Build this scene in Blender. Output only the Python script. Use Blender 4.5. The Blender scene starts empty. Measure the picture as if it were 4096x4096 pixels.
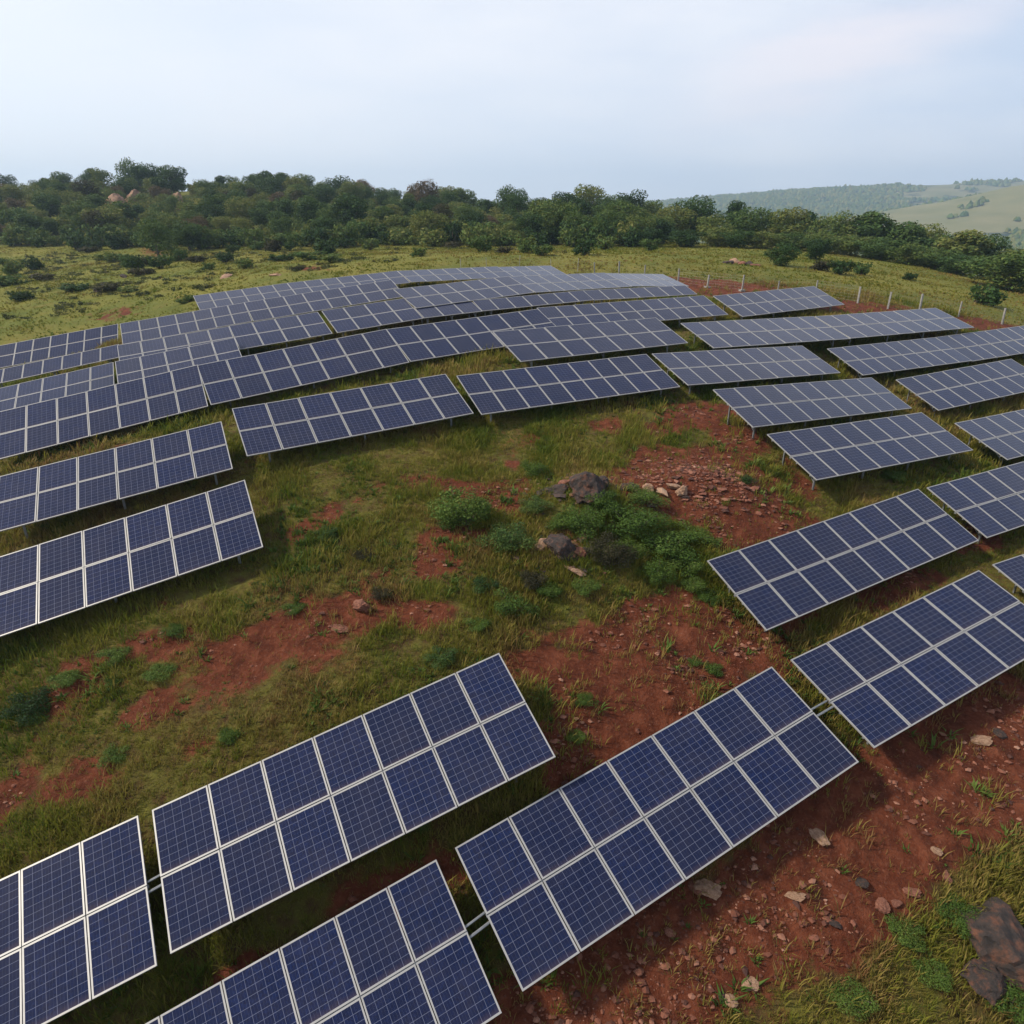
import bpy, math, random
import numpy as np
from mathutils import Matrix, Vector, Euler
random.seed(7); rng = np.random.default_rng(11)
R = math.radians
scene = bpy.context.scene
COL = scene.collection
F = 1.32                                    # focal length over half the frame
HOR = 870.0
PITCH = math.atan((2048 - HOR) / 2048 / F)  # camera looks down by this much
CP, SP = math.cos(PITCH), math.sin(PITCH)
MW, MH = 1.30, 1.50                         # module pitch in metres
TABLES = [
    ('A', 7, 2, 0.4093, 0.3914, 0.2289, -11.51, 8.266, -13.882, 0.939, 1.063) ,
    ('B', 7, 2, 0.4071, 0.3859, 0.2174, -3.566, 11.756, -11.922, 0.96, 1.033) ,
    ('C', 7, 2, 0.4865, 0.3732, 0.1705, 3.634, 11.774, -12.543, 1.053, 1.009) ,
    ('D', 6, 2, 0.4565, 0.3873, 0.1994, -3.97, 7.776, -14.101, 0.89, 1.031) ,
    ('F', 8, 2, 0.516, 0.4236, 0.0265, 11.518, 20.43, -10.296, 1.054, 0.934) ,
    ('E', 6, 2, 0.4846, 0.327, 0.0767, 12.227, 16.403, -11.426, 1.105, 0.979) ,
    ('R', 7, 2, 0.3851, 0.3858, 0.2002, -12.741, 18.866, -9.86, 1.011, 1.11) ,
    ('Q', 6, 2, 0.3945, 0.3603, 0.1574, -14.378, 23.11, -8.504, 0.998, 1.018) ,
    ('I', 8, 2, 0.4774, 0.376, -0.0328, 15.485, 27.634, -8.808, 0.972, 0.979) ,
    ('J', 9, 2, 0.5434, 0.4125, -0.0671, 14.546, 31.455, -7.897, 1.018, 0.911) ,
    ('N', 9, 2, 0.5083, 0.3547, -0.0478, 12.747, 36.243, -7.147, 0.972, 1.024) ,
    ('O', 9, 2, 0.4254, 0.3483, 0.0196, 2.77, 31.286, -6.999, 0.878, 1.049) ,
    ('P', 7, 2, 0.4595, 0.353, 0.0567, -6.444, 27.269, -7.33, 1.015, 1.077) ,
    ('G', 8, 2, 0.4735, 0.3914, 0.0042, 21.387, 25.724, -10.138, 1.008, 0.937) ,
    ('H', 7, 2, 0.3973, 0.3292, 0.0513, 21.351, 21.055, -10.818, 1.133, 0.817) ,
    ('M', 7, 2, 0.4945, 0.3665, -0.0149, 25.321, 31.703, -9.414, 0.984, 0.944) ,
    ('L', 8, 2, 0.4539, 0.3763, 0.0254, 25.726, 37.073, -8.359, 0.979, 0.961) ,
    ('K1', 8, 2, 0.4712, 0.3771, -0.0076, 23.653, 41.397, -7.638, 0.975, 0.967) ,
    ('K2', 8, 2, 0.4538, 0.39, 0.013, 32.786, 45.968, -7.63, 0.991, 0.971) ,
    ('W1', 8, 2, 0.4324, 0.2983, -0.0184, 15.302, 41.424, -6.226, 1.02, 1.091) ,
    ('W2', 8, 2, 0.4094, 0.2941, 0.0001, 25.363, 45.902, -6.322, 1.094, 1.077) ,
    ('X', 8, 2, 0.5301, 0.3649, 0.0163, 18.718, 49.036, -5.286, 0.997, 0.99) ,
    ('S0', 7, 2, 0.3958, 0.4127, 0.1701, -18.146, 29.294, -7.797, 0.941, 1.106) ,
    ('S1', 7, 2, 0.4806, 0.3946, 0.1108, -10.059, 33.11, -6.541, 1.043, 1.094) ,
    ('S2', 7, 2, 0.5364, 0.3786, 0.0483, -1.772, 37.733, -5.784, 1.05, 1.086) ,
    ('Tt', 7, 2, 0.5233, 0.3542, -0.0012, 4.393, 36.609, -5.845, 1.188, 1.002) ,
    ('V', 10, 2, 0.4516, 0.3546, 0.0117, 7.709, 43.403, -5.329, 0.972, 0.911) ,
    ('G1', 7, 2, 0.3135, 0.4524, 0.1481, -35.878, 54.268, -9.293, 0.969, 1.026) ,
    ('G2', 7, 1, 0.3557, 0.3778, 0.1662, -27.022, 39.882, -7.945, 0.807, 1.028) ,
    ('G3', 7, 2, 0.399, 0.2917, 0.1687, -24.351, 33.604, -8.187, 0.876, 0.983) ,
    ('L2a', 7, 2, 0.4406, 0.2977, 0.1207, -20.919, 44.703, -6.185, 0.846, 1.01) ,
    ('L2b', 8, 2, 0.468, 0.3014, 0.1038, -12.811, 48.682, -5.176, 1.006, 1.015) ,
    ('L3a', 5, 2, 0.4571, 0.2776, 0.1104, -17.94, 36.784, -6.368, 0.888, 0.992) ,
    ('L3b', 4, 2, 0.4833, 0.2988, 0.0946, -13.103, 39.228, -5.828, 0.979, 1.005) ,
    ('L4', 5, 2, 0.444, 0.3027, 0.1353, -16.967, 34.698, -6.778, 0.911, 0.987) ,
    ('R3a', 4, 2, 0.5004, 0.3054, 0.0885, -8.343, 41.778, -5.326, 1.017, 1.009) ,
    ('R3a2', 3, 1, 0.5501, 0.3271, 0.0345, -3.939, 43.474, -5.229, 1.034, 0.998) ,
    ('R3b', 7, 1, 0.5032, 0.3514, 0.0272, 1.534, 46.591, -5.017, 0.94, 0.997) ,
    ('R3c', 7, 1, 0.4874, 0.3554, -0.0039, 9.33, 50.816, -4.929, 1.015, 1.013) ,
    ('R2a', 7, 2, 0.5972, 0.2727, 0.0476, -3.032, 46.59, -4.43, 0.984, 1.061) ,
    ('R2b', 7, 2, 0.6488, 0.2615, -0.0144, 4.424, 51.942, -4.297, 1.033, 1.062) ,
    ('R2c', 5, 2, 0.6442, 0.2554, -0.0547, 10.843, 56.793, -4.553, 1.032, 1.022) ,
    ('r1a', 6, 2, 0.5008, 0.2476, 0.0908, -19.836, 52.547, -5.355, 0.885, 1.001) ,
    ('r1b', 7, 2, 0.5078, 0.2449, 0.0659, -12.86, 56.401, -4.739, 0.999, 1.002) ,
    ('r1c', 7, 2, 0.532, 0.2355, 0.005, -4.725, 61.05, -4.413, 1.057, 1.003) ,
    ('r1d', 4, 2, 0.5078, 0.2119, -0.0089, 1.86, 64.855, -4.419, 1.08, 0.983) ,
]
def basis(az, tilt, roll):
    eu = np.array([math.cos(az)*math.cos(roll), math.sin(az)*math.cos(roll), math.sin(roll)])
    h = np.array([math.sin(az), -math.cos(az), 0.0])
    n = np.cross(eu, h); n /= np.linalg.norm(n)
    if n[2] < 0: n = -n
    ev = h*math.cos(tilt) - n*math.sin(tilt)
    n = np.cross(eu, -ev)
    return eu, ev, n

# ------------------------------------------------------------ noise helpers
def _hash(ix, iy, seed):
    h = (ix.astype(np.int64)*374761393 + iy.astype(np.int64)*668265263 + seed*974634777) & 0xFFFFFFFF
    h = ((h ^ (h >> 13))*1274126177) & 0xFFFFFFFF
    h = h ^ (h >> 16)
    return (h & 0xFFFFFF)/float(0xFFFFFF)
def vnoise(x, y, seed=0):
    x = np.asarray(x, float); y = np.asarray(y, float)
    ix = np.floor(x); iy = np.floor(y); fx = x-ix; fy = y-iy
    fx = fx*fx*(3-2*fx); fy = fy*fy*(3-2*fy)
    a = _hash(ix, iy, seed); b = _hash(ix+1, iy, seed); c = _hash(ix, iy+1, seed); d = _hash(ix+1, iy+1, seed)
    return (a*(1-fx)+b*fx)*(1-fy) + (c*(1-fx)+d*fx)*fy - 0.5
def fbm(x, y, seed=0, octv=4):
    s = 0; a = 1.0; n = 0
    for i in range(octv):
        s = s + a*vnoise(x*2**i, y*2**i, seed+i*17); n += a; a *= 0.5
    return s/n*2
def sstep(a, b, x):
    t = np.clip((x-a)/(b-a), 0, 1); return t*t*(3-2*t)

# ------------------------------------------------------------ terrain
HUB = 1.00                                  # table centre above the ground
def ray(px, py):                            # direction (per metre forward Y) of a direction in the view, 4096 grid
    X = (px-2048)/2048/F; up = (2048-py)/2048/F
    Y = CP + up*SP; Z = -SP + up*CP
    return X/Y, Z/Y
pts = []
for (k, nc, nr, az, tilt, roll, cx, cy, cz, w, h) in TABLES:
    eu, ev, n = basis(az, tilt, roll)
    L = nc*MW*w*0.36
    for s in (-1, 1):
        p = np.array([cx, cy, cz]) + eu*L*s
        pts.append((p[0], p[1], p[2]-HUB))
for px, py, Y in [(0,1300,68),(0,1100,110),(0,950,160),(0,668,270),(-900,1250,80),(-900,950,170),(-900,690,280),
                  (700,1160,76),(700,1040,108),(700,965,145),(700,722,262),
                  (1400,1078,74),(1400,1012,104),(1400,955,140),(1400,812,232),
                  (2100,1042,76),(2100,1000,104),(2100,962,132),(2100,882,212),
                  (2700,1062,72),(2700,1000,104),(2700,972,140),(2750,960,200),
                  (3300,1100,72),(3300,1030,100),(3300,1010,122),
                  (3700,1150,70),(3700,1085,90),(4096,1230,66),(4096,1175,80),(4700,1330,66)]:
    dx, dz = ray(px, py); pts.append((dx*Y, Y, dz*Y))
pts += [(115,150,-24),(70,150,-15),(150,110,-26),(110,230,-42),(160,190,-46),(-40,-20,-25),(0,-20,-22.5),(40,-20,-31),(60,20,-24),(-60,20,-18)]
pts = np.array(pts)
def tps_phi(r2): return np.where(r2 > 1e-12, 0.5*r2*np.log(r2+1e-12), 0)
SC = 50.0
_c = pts[:, :2]/SC
_d2 = ((_c[:, None]-_c[None])**2).sum(-1)
_n = len(pts)
_A = np.zeros((_n+3, _n+3)); _A[:_n, :_n] = tps_phi(_d2) + np.eye(_n)*0.0012
_A[:_n, _n] = 1; _A[:_n, _n+1:] = _c; _A[_n:, :_n] = _A[:_n, _n:].T
_w = np.linalg.solve(_A, np.concatenate([pts[:, 2], [0, 0, 0]]))
def tps(x, y):
    x = np.asarray(x, float)/SC; y = np.asarray(y, float)/SC
    sh = x.shape; x = x.ravel(); y = y.ravel(); out = np.empty(len(x))
    for s in range(0, len(x), 20000):
        e = s+20000
        d2 = (x[s:e, None]-_c[None, :, 0])**2 + (y[s:e, None]-_c[None, :, 1])**2
        out[s:e] = tps_phi(d2)@_w[:_n] + _w[_n] + _w[_n+1]*x[s:e] + _w[_n+2]*y[s:e]
    return out.reshape(sh)
def far_height(x, y):
    base = -46.0 + 5*fbm(x/180, y/180, 5, 3) + 9*sstep(500, 1200, np.hypot(x, y))
    top = np.interp(x, [-2500, -600, 0, 530, 1000, 1770, 3000, 4500], [0, 40, 55, 84, 118, 150, 165, 150])
    yr = 2600 - 0.12*x
    big = top*np.exp(-((y-yr)/np.where(y < yr, 640, 900))**2)
    t2 = np.interp(x, [380, 560, 700, 900, 1200, 1700, 2600], [0, 16, 46, 84, 118, 130, 60])
    yr2 = 1330 + 0.1*(x-700)
    mid = t2*np.exp(-((y-yr2)/np.where(y < yr2, 270, 330))**2)
    return base + np.maximum(big, mid) + 0.25*np.minimum(big, mid) + 3*fbm(x/90, y/90, 9, 3)
def ground0(x, y):
    x = np.asarray(x, float); y = np.asarray(y, float)
    r = np.hypot(x, y)
    ang = np.arctan2(x, y)
    r0 = 250 - 110*sstep(0.35, 0.7, ang)
    t = sstep(r0, r0+190, r)
    near = np.clip(tps(np.clip(x, -420, 420), np.clip(y, -120, 420)), -60, 45)
    return near*(1-t) + far_height(x, y)*t
def micro(x, y):
    r = np.hypot(x, y); f = 1-sstep(60, 160, r)
    return f*(0.10*fbm(x/2.2, y/2.2, 3, 4) + 0.035*fbm(x/0.35, y/0.35, 8, 3)) + (1-f)*0.25*fbm(x/9, y/9, 4, 3)

def hit(px, py, fine=True):                 # where a line of sight meets the terrain (4096 grid)
    dx, dz = ray(px, py)
    Y = np.concatenate([np.arange(3, 70, .1), np.arange(70, 400, .5)])
    z = ground0(dx*Y, Y); m = z > dz*Y
    i = int(np.argmax(m)) if m.any() else len(Y)-1
    if i > 0 and m.any():
        a = (dz*Y[i-1]-z[i-1]); b = (z[i]-dz*Y[i]); y = Y[i-1] + (Y[i]-Y[i-1])*a/(a+b+1e-9)
    else: y = Y[i]
    x = dx*y
    return x, y
def hit18(px, py): return hit(px*4096/1932., py*4096/1932.)   # same, 1932 grid

# ------------------------------------------------------------ where the earth is bare
ELL = [  # centre, end of first axis, end of second axis (1932 grid), strength
 ((1235,1265),(1430,1215),(1250,1385),1.15),((1180,1190),(1330,1150),(1190,1240),.85),((1120,1330),(1060,1200),(1230,1330),.9),
 ((1335,935),(1500,985),(1330,1015),1.15),((1250,880),(1330,860),(1260,910),.6),
 ((650,1165),(735,1140),(655,1205),1.1),((540,1195),(380,1240),(550,1240),1.0),((790,1160),(870,1150),(800,1190),.7),
 ((840,1040),(930,1010),(860,1085),.75),((880,930),(980,960),(900,900),.65),((730,1080),(790,1050),(740,1100),.6),
 ((1570,1640),(1900,1440),(1660,1760),1.25),((1840,1400),(1990,1320),(1930,1520),1.25),((1250,1820),(1450,1690),(1370,1900),1.3),((1100,1925),(1220,1840),(1300,1960),1.3),
 ((1440,900),(1560,960),(1400,930),.7),((1530,990),(1600,960),(1540,1030),.7),((1400,830),(1460,870),(1380,850),.7),
 ((1300,785),(1400,765),(1310,812),.85),((1150,800),(1260,780),(1150,830),.55),
 ((760,1690),(900,1620),(790,1740),.7),((1080,1410),(1130,1350),(1100,1470),.9),((450,1850),(560,1800),(460,1890),.6),
 ((1350,545),(1470,552),(1350,560),1.2),((1640,580),(1730,590),(1640,592),1.2),((1840,612),(1930,625),(1840,625),1.2),
 ((400,1300),(560,1245),(410,1340),.62),((120,1480),(260,1430),(130,1520),.5),((250,1230),(400,1190),(260,1255),.62),((120,1300),(260,1250),(130,1330),.45),
 ((1500,1150),(1600,1110),(1510,1190),.7),((1700,1100),(1800,1060),(1710,1140),.7),
 ((290,475),(330,480),(290,490),.5),((590,505),(640,500),(590,515),.5),((230,590),(300,575),(230,600),.4),
 ((600,985),(660,960),(610,1005),.55),((1830,1010),(1900,990),(1840,1040),.7),((20,775),(60,770),(20,800),.6)]
_ell = []
for c, a, b, s in ELL:
    cc = np.array(hit18(*c)); aa = np.array(hit18(*a))-cc; bb = np.array(hit18(*b))-cc
    M = np.linalg.inv(np.stack([aa, bb], 1)); _ell.append((cc, M, s))
BANK = hit18(1115, 965); BANK2 = hit18(1070, 1070)
MOUND = hit18(1340, 930); MOUND_H = .55
def earth(x, y):
    v = np.zeros_like(np.asarray(x, float))
    for c, M, s in _ell:
        u = M[0, 0]*(x-c[0]) + M[0, 1]*(y-c[1]); w = M[1, 0]*(x-c[0]) + M[1, 1]*(y-c[1])
        v = np.maximum(v, s*np.exp(-0.6*(u*u+w*w)**1.3))
    r = np.hypot(x, y)
    v = v + (0.40*fbm(x/2.6, y/2.6, 21, 4) + .50*fbm(x/.9, y/.9, 25, 4))*(1-sstep(80, 160, r)) + 0.06 + .11*(1-sstep(38, 62, r))*(y > 13)*sstep(.0, .5, fbm(x/5.5, y/5.5, 29, 3)+.25)
    return np.clip(v, 0, 1.3)
def ground(x, y):
    e = sstep(.5, .9, earth(x, y))
    return ground0(x, y) + MOUND_H*np.exp(-(((x-MOUND[0])/2.1)**2+((y-MOUND[1])/1.5)**2)) + .6*np.exp(-(((x-BANK[0])/2.6)**2+((y-BANK[1])/1.5)**2)) + .45*np.exp(-(((x-BANK2[0])/2.2)**2+((y-BANK2[1])/1.1)**2)) + micro(x, y) + e*(0.09*fbm(np.asarray(x)/0.55, np.asarray(y)/0.55, 31, 4) + .12*fbm(np.asarray(x)/1.7, np.asarray(y)/1.7, 35, 2))
def gz(x, y): return float(ground(np.array([x], float), np.array([y], float))[0])

# ------------------------------------------------------------ mesh + material helpers
def link(o, parent=None):
    COL.objects.link(o)
    if parent: o.parent = parent
    return o
def tag(o, label=None, cat=None, group=None, kind=None):
    if label: o['label'] = label
    if cat: o['category'] = cat
    if group: o['group'] = group
    if kind: o['kind'] = kind
    return o
def np_mesh(name, V, faces_flat, nper, mats=(), smooth=False):
    me = bpy.data.meshes.new(name)
    V = np.ascontiguousarray(V, np.float32); f = np.ascontiguousarray(faces_flat, np.int32).ravel()
    nf = len(f)//nper
    me.vertices.add(len(V)); me.vertices.foreach_set('co', V.ravel())
    me.loops.add(len(f)); me.loops.foreach_set('vertex_index', f)
    me.polygons.add(nf); me.polygons.foreach_set('loop_start', np.arange(0, len(f), nper, dtype=np.int32))
    me.polygons.foreach_set('use_smooth', np.full(nf, smooth))
    me.update(calc_edges=True); me.validate()
    for m in mats: me.materials.append(m)
    return me
def attr(me, name, vals):
    a = me.attributes.new(name, 'FLOAT', 'POINT'); a.data.foreach_set('value', np.ascontiguousarray(vals, np.float32))
class MB:                                   # collects boxes and bars into one mesh
    def __init__(s): s.v = []; s.f = []
    def quad(s, a, b, c, d):
        n = len(s.v); s.v += [a, b, c, d]; s.f.append((n, n+1, n+2, n+3))
    def box(s, x0, x1, y0, y1, z0, z1):
        n = len(s.v)
        s.v += [(x, y, z) for z in (z0, z1) for y in (y0, y1) for x in (x0, x1)]
        s.f += [tuple(n+i for i in q) for q in ((0,2,3,1),(4,5,7,6),(0,1,5,4),(2,6,7,3),(0,4,6,2),(1,3,7,5))]
    def bar(s, p, q, r, r2=None, sides=6):
        p = Vector(p); q = Vector(q); r2 = r if r2 is None else r2
        d = (q-p).normalized(); a = d.orthogonal().normalized(); b = d.cross(a); n = len(s.v)
        for c, rr in ((p, r), (q, r2)):
            for i in range(sides):
                t = 2*math.pi*i/sides; s.v.append(tuple(c + a*rr*math.cos(t) + b*rr*math.sin(t)))
        for i in range(sides):
            j = (i+1) % sides; s.f.append((n+i, n+j, n+sides+j, n+sides+i))
        s.f.append(tuple(n+i for i in reversed(range(sides)))); s.f.append(tuple(n+sides+i for i in range(sides)))
    def mesh(s, name, mat, smooth=False):
        me = bpy.data.meshes.new(name); me.from_pydata(s.v, [], s.f); me.update()
        me.materials.append(mat)
        if smooth:
            for p in me.polygons: p.use_smooth = True
        return me
class NT:                                   # terse node-tree building
    def __init__(s, mat): mat.use_nodes = True; s.t = mat.node_tree; s.t.nodes.clear()
    def n(s, typ, **kw):
        nd = s.t.nodes.new(typ)
        for k, v in kw.items():
            if k.startswith('i_'):
                key = k[2:]; key = int(key) if key.isdigit() else key.replace('_', ' ')
                sock = nd.inputs[key]
                if isinstance(v, bpy.types.NodeSocket): s.t.links.new(v, sock)
                else: sock.default_value = v
            else: setattr(nd, k, v)
        return nd
    def ramp(s, fac, stops, interp='LINEAR'):
        nd = s.n('ShaderNodeValToRGB'); s.t.links.new(fac, nd.inputs[0]); cr = nd.color_ramp; cr.interpolation = interp
        while len(cr.elements) < len(stops): cr.elements.new(0.5)
        for e, (p, c) in zip(cr.elements, stops):
            e.position = p; e.color = (*c, 1) if len(c) == 3 else c
        return nd.outputs[0]
    def mix(s, fac, a, b, mode='MIX'):
        nd = s.n('ShaderNodeMix', data_type='RGBA', blend_type=mode)
        for sk, v in ((nd.inputs[0], fac), (nd.inputs[6], a), (nd.inputs[7], b)):
            if isinstance(v, bpy.types.NodeSocket): s.t.links.new(v, sk)
            else: sk.default_value = v if not isinstance(v, tuple) or len(v) == 4 else (*v, 1)
        return nd.outputs[2]
    def math(s, op, a, b=0.0, c=0.0, clamp=False):
        nd = s.n('ShaderNodeMath', operation=op, use_clamp=clamp)
        for sk, v in zip(nd.inputs, (a, b, c)):
            if isinstance(v, bpy.types.NodeSocket): s.t.links.new(v, sk)
            else: sk.default_value = v
        return nd.outputs[0]
    def noise(s, vec, scale, detail=4, rough=.55, out=0):
        return s.n('ShaderNodeTexNoise', i_Vector=vec, i_Scale=scale, i_Detail=detail, i_Roughness=rough).outputs[out]
    def out(s, sh, disp=None):
        o = s.n('ShaderNodeOutputMaterial'); s.t.links.new(sh, o.inputs[0])
        if disp: s.t.links.new(disp, o.inputs[2])
def simple(name, col, rough=.8, metal=0.0, var=.15, scale=8, bump=0.0):
    m = bpy.data.materials.new(name); t = NT(m)
    co = t.n('ShaderNodeTexCoord').outputs['Object']
    n = t.noise(co, scale, 5)
    c = t.ramp(n, [(.3, tuple(x*(1-var) for x in col)), (.7, tuple(min(1, x*(1+var)) for x in col))])
    b = t.n('ShaderNodeBsdfPrincipled', i_Base_Color=c, i_Roughness=rough, i_Metallic=metal)
    if bump: t.t.links.new(t.n('ShaderNodeBump', i_Height=n, i_Strength=bump, i_Distance=.02).outputs[0], b.inputs['Normal'])
    t.out(b.outputs[0]); return m

# ------------------------------------------------------------ materials
def mat_ground():
    m = bpy.data.materials.new('ground_soil_and_grass'); t = NT(m)
    pos = t.n('ShaderNodeNewGeometry').outputs['Position']
    e = t.n('ShaderNodeAttribute', attribute_name='earth').outputs['Fac']
    far = t.n('ShaderNodeAttribute', attribute_name='wood').outputs['Fac']
    n1 = t.noise(pos, .45, 6); n2 = t.noise(pos, 2.3, 6, .62); n3 = t.noise(pos, 11, 6, .7); n4 = t.noise(pos, 0.11, 4)
    # earth
    red = t.ramp(n2, [(.25, (.046, .013, .007)), (.5, (.105, .027, .012)), (.75, (.19, .060, .030))])
    red = t.mix(t.ramp(n3, [(.5, (0, 0, 0)), (.8, (.55, .55, .55))]), red, (.22, .095, .056))
    vor = t.n('ShaderNodeTexVoronoi', i_Vector=pos, i_Scale=5.5)
    red = t.mix(t.ramp(vor.outputs['Distance'], [(.0, (.45, .45, .45)), (.22, (0, 0, 0))]), red, (.25, .115, .072))
    # thin soil under grass
    gr = t.ramp(n1, [(.3, (.080, .100, .014)), (.5, (.125, .135, .020)), (.7, (.18, .145, .030))])
    gr = t.mix(t.ramp(n3, [(.35, (0, 0, 0)), (.75, (.8, .8, .8))]), gr, (.085, .105, .022))
    gr = t.mix(t.ramp(n4, [(.42, (0, 0, 0)), (.62, (.6, .6, .6))]), gr, (.20, .175, .035))
    near_soil = t.mix(t.ramp(n2, [(.35, (1, 1, 1)), (.6, (.25, .25, .25))]), gr, (.075, .042, .018))
    soilw = t.n('ShaderNodeAttribute', attribute_name='close').outputs['Fac']
    gr = t.mix(soilw, gr, near_soil)
    k = t.math('ADD', e, t.math('MULTIPLY', t.math('SUBTRACT', n3, .5), .45))
    k = t.math('ADD', k, t.math('MULTIPLY', t.math('SUBTRACT', n2, .5), .7))
    mk = t.ramp(k, [(.42, (0, 0, 0)), (.60, (1, 1, 1))])
    col = t.mix(mk, gr, red)
    # far hillsides: pale dry grass and dark woodland
    wn = t.math('ADD', far, t.math('MULTIPLY', t.math('SUBTRACT', t.noise(pos, .02, 6, .65), .5), 1.1))
    farm = t.n('ShaderNodeAttribute', attribute_name='far').outputs['Fac']
    hill = t.ramp(t.noise(pos, .012, 5), [(.3, (.125, .13, .05)), (.7, (.20, .18, .085))])
    hill = t.mix(t.ramp(wn, [(.45, (0, 0, 0)), (.55, (1, 1, 1))]), hill, (.016, .032, .020))
    col = t.mix(farm, col, hill)
    h = t.math('ADD', t.math('MULTIPLY', n2, .6), t.math('MULTIPLY', n3, .4))
    h = t.math('ADD', h, t.math('MULTIPLY', t.noise(pos, 35, 4, .7), .15))
    bp = t.n('ShaderNodeBump', i_Height=h, i_Strength=1.0, i_Distance=.22)
    b = t.n('ShaderNodeBsdfPrincipled', i_Base_Color=col, i_Roughness=.95, i_Normal=bp.outputs[0])
    b.inputs['Specular IOR Level'].default_value = .15
    t.out(b.outputs[0]); return m
def mat_leaf(name, stops, attrname='tint', trans=.25, spread=.25):
    m = bpy.data.materials.new(name); t = NT(m)
    a = t.n('ShaderNodeAttribute', attribute_name=attrname).outputs['Fac']
    rnd = t.n('ShaderNodeObjectInfo').outputs['Random']
    k = t.math('ADD', a, t.math('MULTIPLY', t.math('SUBTRACT', rnd, .5), spread))
    c = t.ramp(k, stops)
    d = t.n('ShaderNodeBsdfPrincipled', i_Base_Color=c, i_Roughness=.6)
    d.inputs['Specular IOR Level'].default_value = .10
    tr = t.n('ShaderNodeBsdfTranslucent', i_Color=t.mix(.5, c, (.10, .12, .015)))
    ms = t.n('ShaderNodeMixShader', i_0=trans, i_1=d.outputs[0], i_2=tr.outputs[0])
    t.out(ms.outputs[0]); return m
def mat_cells():
    m = bpy.data.materials.new('blue_silicon_cells_under_glass'); t = NT(m)
    uv = t.n('ShaderNodeUVMap', uv_map='UVMap').outputs[0]
    sp = t.n('ShaderNodeSeparateXYZ', i_Vector=uv)
    def lines(s, n, w):
        f = t.math('FRACT', t.math('MULTIPLY', s, float(n)))
        d = t.math('ABSOLUTE', t.math('SUBTRACT', f, .5))          # .5 at the joints
        return t.math('GREATER_THAN', d, .5-w)
    g = t.math('MAXIMUM', lines(sp.outputs[0], 6, .019), lines(sp.outputs[1], 9, .024))
    bus = t.math('MULTIPLY', t.math('MAXIMUM', lines(sp.outputs[0], 18, .03), 0.0), .10)
    rnd = t.n('ShaderNodeObjectInfo').outputs['Random']
    co = t.n('ShaderNodeTexCoord').outputs['Object']
    off = t.n('ShaderNodeCombineXYZ', i_X=t.math('MULTIPLY', rnd, 50.0), i_Y=t.math('MULTIPLY', rnd, 31.0))
    v = t.n('ShaderNodeVectorMath', operation='ADD', i_0=co, i_1=off.outputs[0]).outputs[0]
    vor = t.n('ShaderNodeTexVoronoi', i_Vector=v, i_Scale=22.0).outputs['Color']
    cell = t.mix(vor, (.0010, .0045, .026), (.0026, .0120, .064))
    cellmix = t.n('ShaderNodeTexWhiteNoise', noise_dimensions='2D', i_Vector=t.n('ShaderNodeVectorMath', operation='FLOOR', i_0=t.n('ShaderNodeVectorMath', operation='MULTIPLY', i_0=uv, i_1=(6, 9, 1)).outputs[0]).outputs[0]).outputs[0]
    cell = t.mix(t.math('MULTIPLY', cellmix, .45), cell, (.0035, .0065, .026))
    cell = t.mix(t.math('MULTIPLY', rnd, .75), cell, (.0035, .0075, .030))
    col = t.mix(bus, cell, (.20, .23, .32))
    col = t.mix(t.math('MULTIPLY', g, .58), col, (.17, .19, .28))
    dirt = t.ramp(t.noise(v, 1.4, 5, .6), [(.4, (0, 0, 0)), (.8, (.05, .05, .05))])
    col = t.mix(dirt, col, (.23, .19, .17))
    low = t.ramp(t.math('ADD', sp.outputs[1], t.math('MULTIPLY', t.noise(v, 3, 4), .10)), [(.04, (.10, .10, .10)), (.13, (0, 0, 0))])
    col = t.mix(low, col, (.26, .16, .12))
    col = t.mix(.015, col, (.30, .26, .26))
    b = t.n('ShaderNodeBsdfPrincipled', i_Base_Color=col, i_Roughness=.11)
    b.inputs['IOR'].default_value = 1.26
    b.inputs['Sheen Weight'].default_value = .30; b.inputs['Sheen Roughness'].default_value = .32; b.inputs['Sheen Tint'].default_value = (.80, .80, .86, 1)
    t.out(b.outputs[0]); return m
M = {}
M['ground'] = mat_ground()
M['cells'] = mat_cells()
M['frame'] = simple('pale_aluminium_frame', (.31, .305, .30), .45, .25, .12, 2)
M['back'] = simple('white_backsheet', (.45, .45, .45), .7)
M['steel'] = simple('galvanised_steel', (.24, .25, .26), .5, .55, .2, 6)
M['concrete'] = simple('weathered_concrete', (.25, .24, .225), .9, 0, .25, 5, .4)
M['wire'] = simple('fence_wire', (.30, .30, .28), .6, .3)
M['grass'] = mat_leaf('grass_blades', [(0, (.038, .076, .010)), (.28, (.092, .132, .014)), (.55, (.195, .185, .028)), (.8, (.27, .205, .060)), (1, (.22, .115, .05))], trans=.42, spread=0)
M['weed'] = mat_leaf('weed_leaves', [(0, (.026, .060, .012)), (.5, (.075, .128, .024)), (1, (.16, .19, .045))])
M['leaf'] = mat_leaf('tree_leaves', [(0, (.014, .036, .012)), (.3, (.040, .084, .024)), (.65, (.092, .138, .034)), (1, (.18, .18, .048))], spread=.85)
M['leaf_brown'] = mat_leaf('dry_leaves', [(0, (.06, .045, .03)), (.5, (.12, .080, .048)), (1, (.22, .14, .075))], spread=.3)
M['leaf_dark'] = mat_leaf('dark_shrub_leaves', [(0, (.020, .020, .013)), (.5, (.045, .042, .024)), (1, (.09, .075, .04))], spread=.3)
M['bark'] = simple('bark', (.09, .07, .055), .95, 0, .35, 6, .6)
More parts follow.
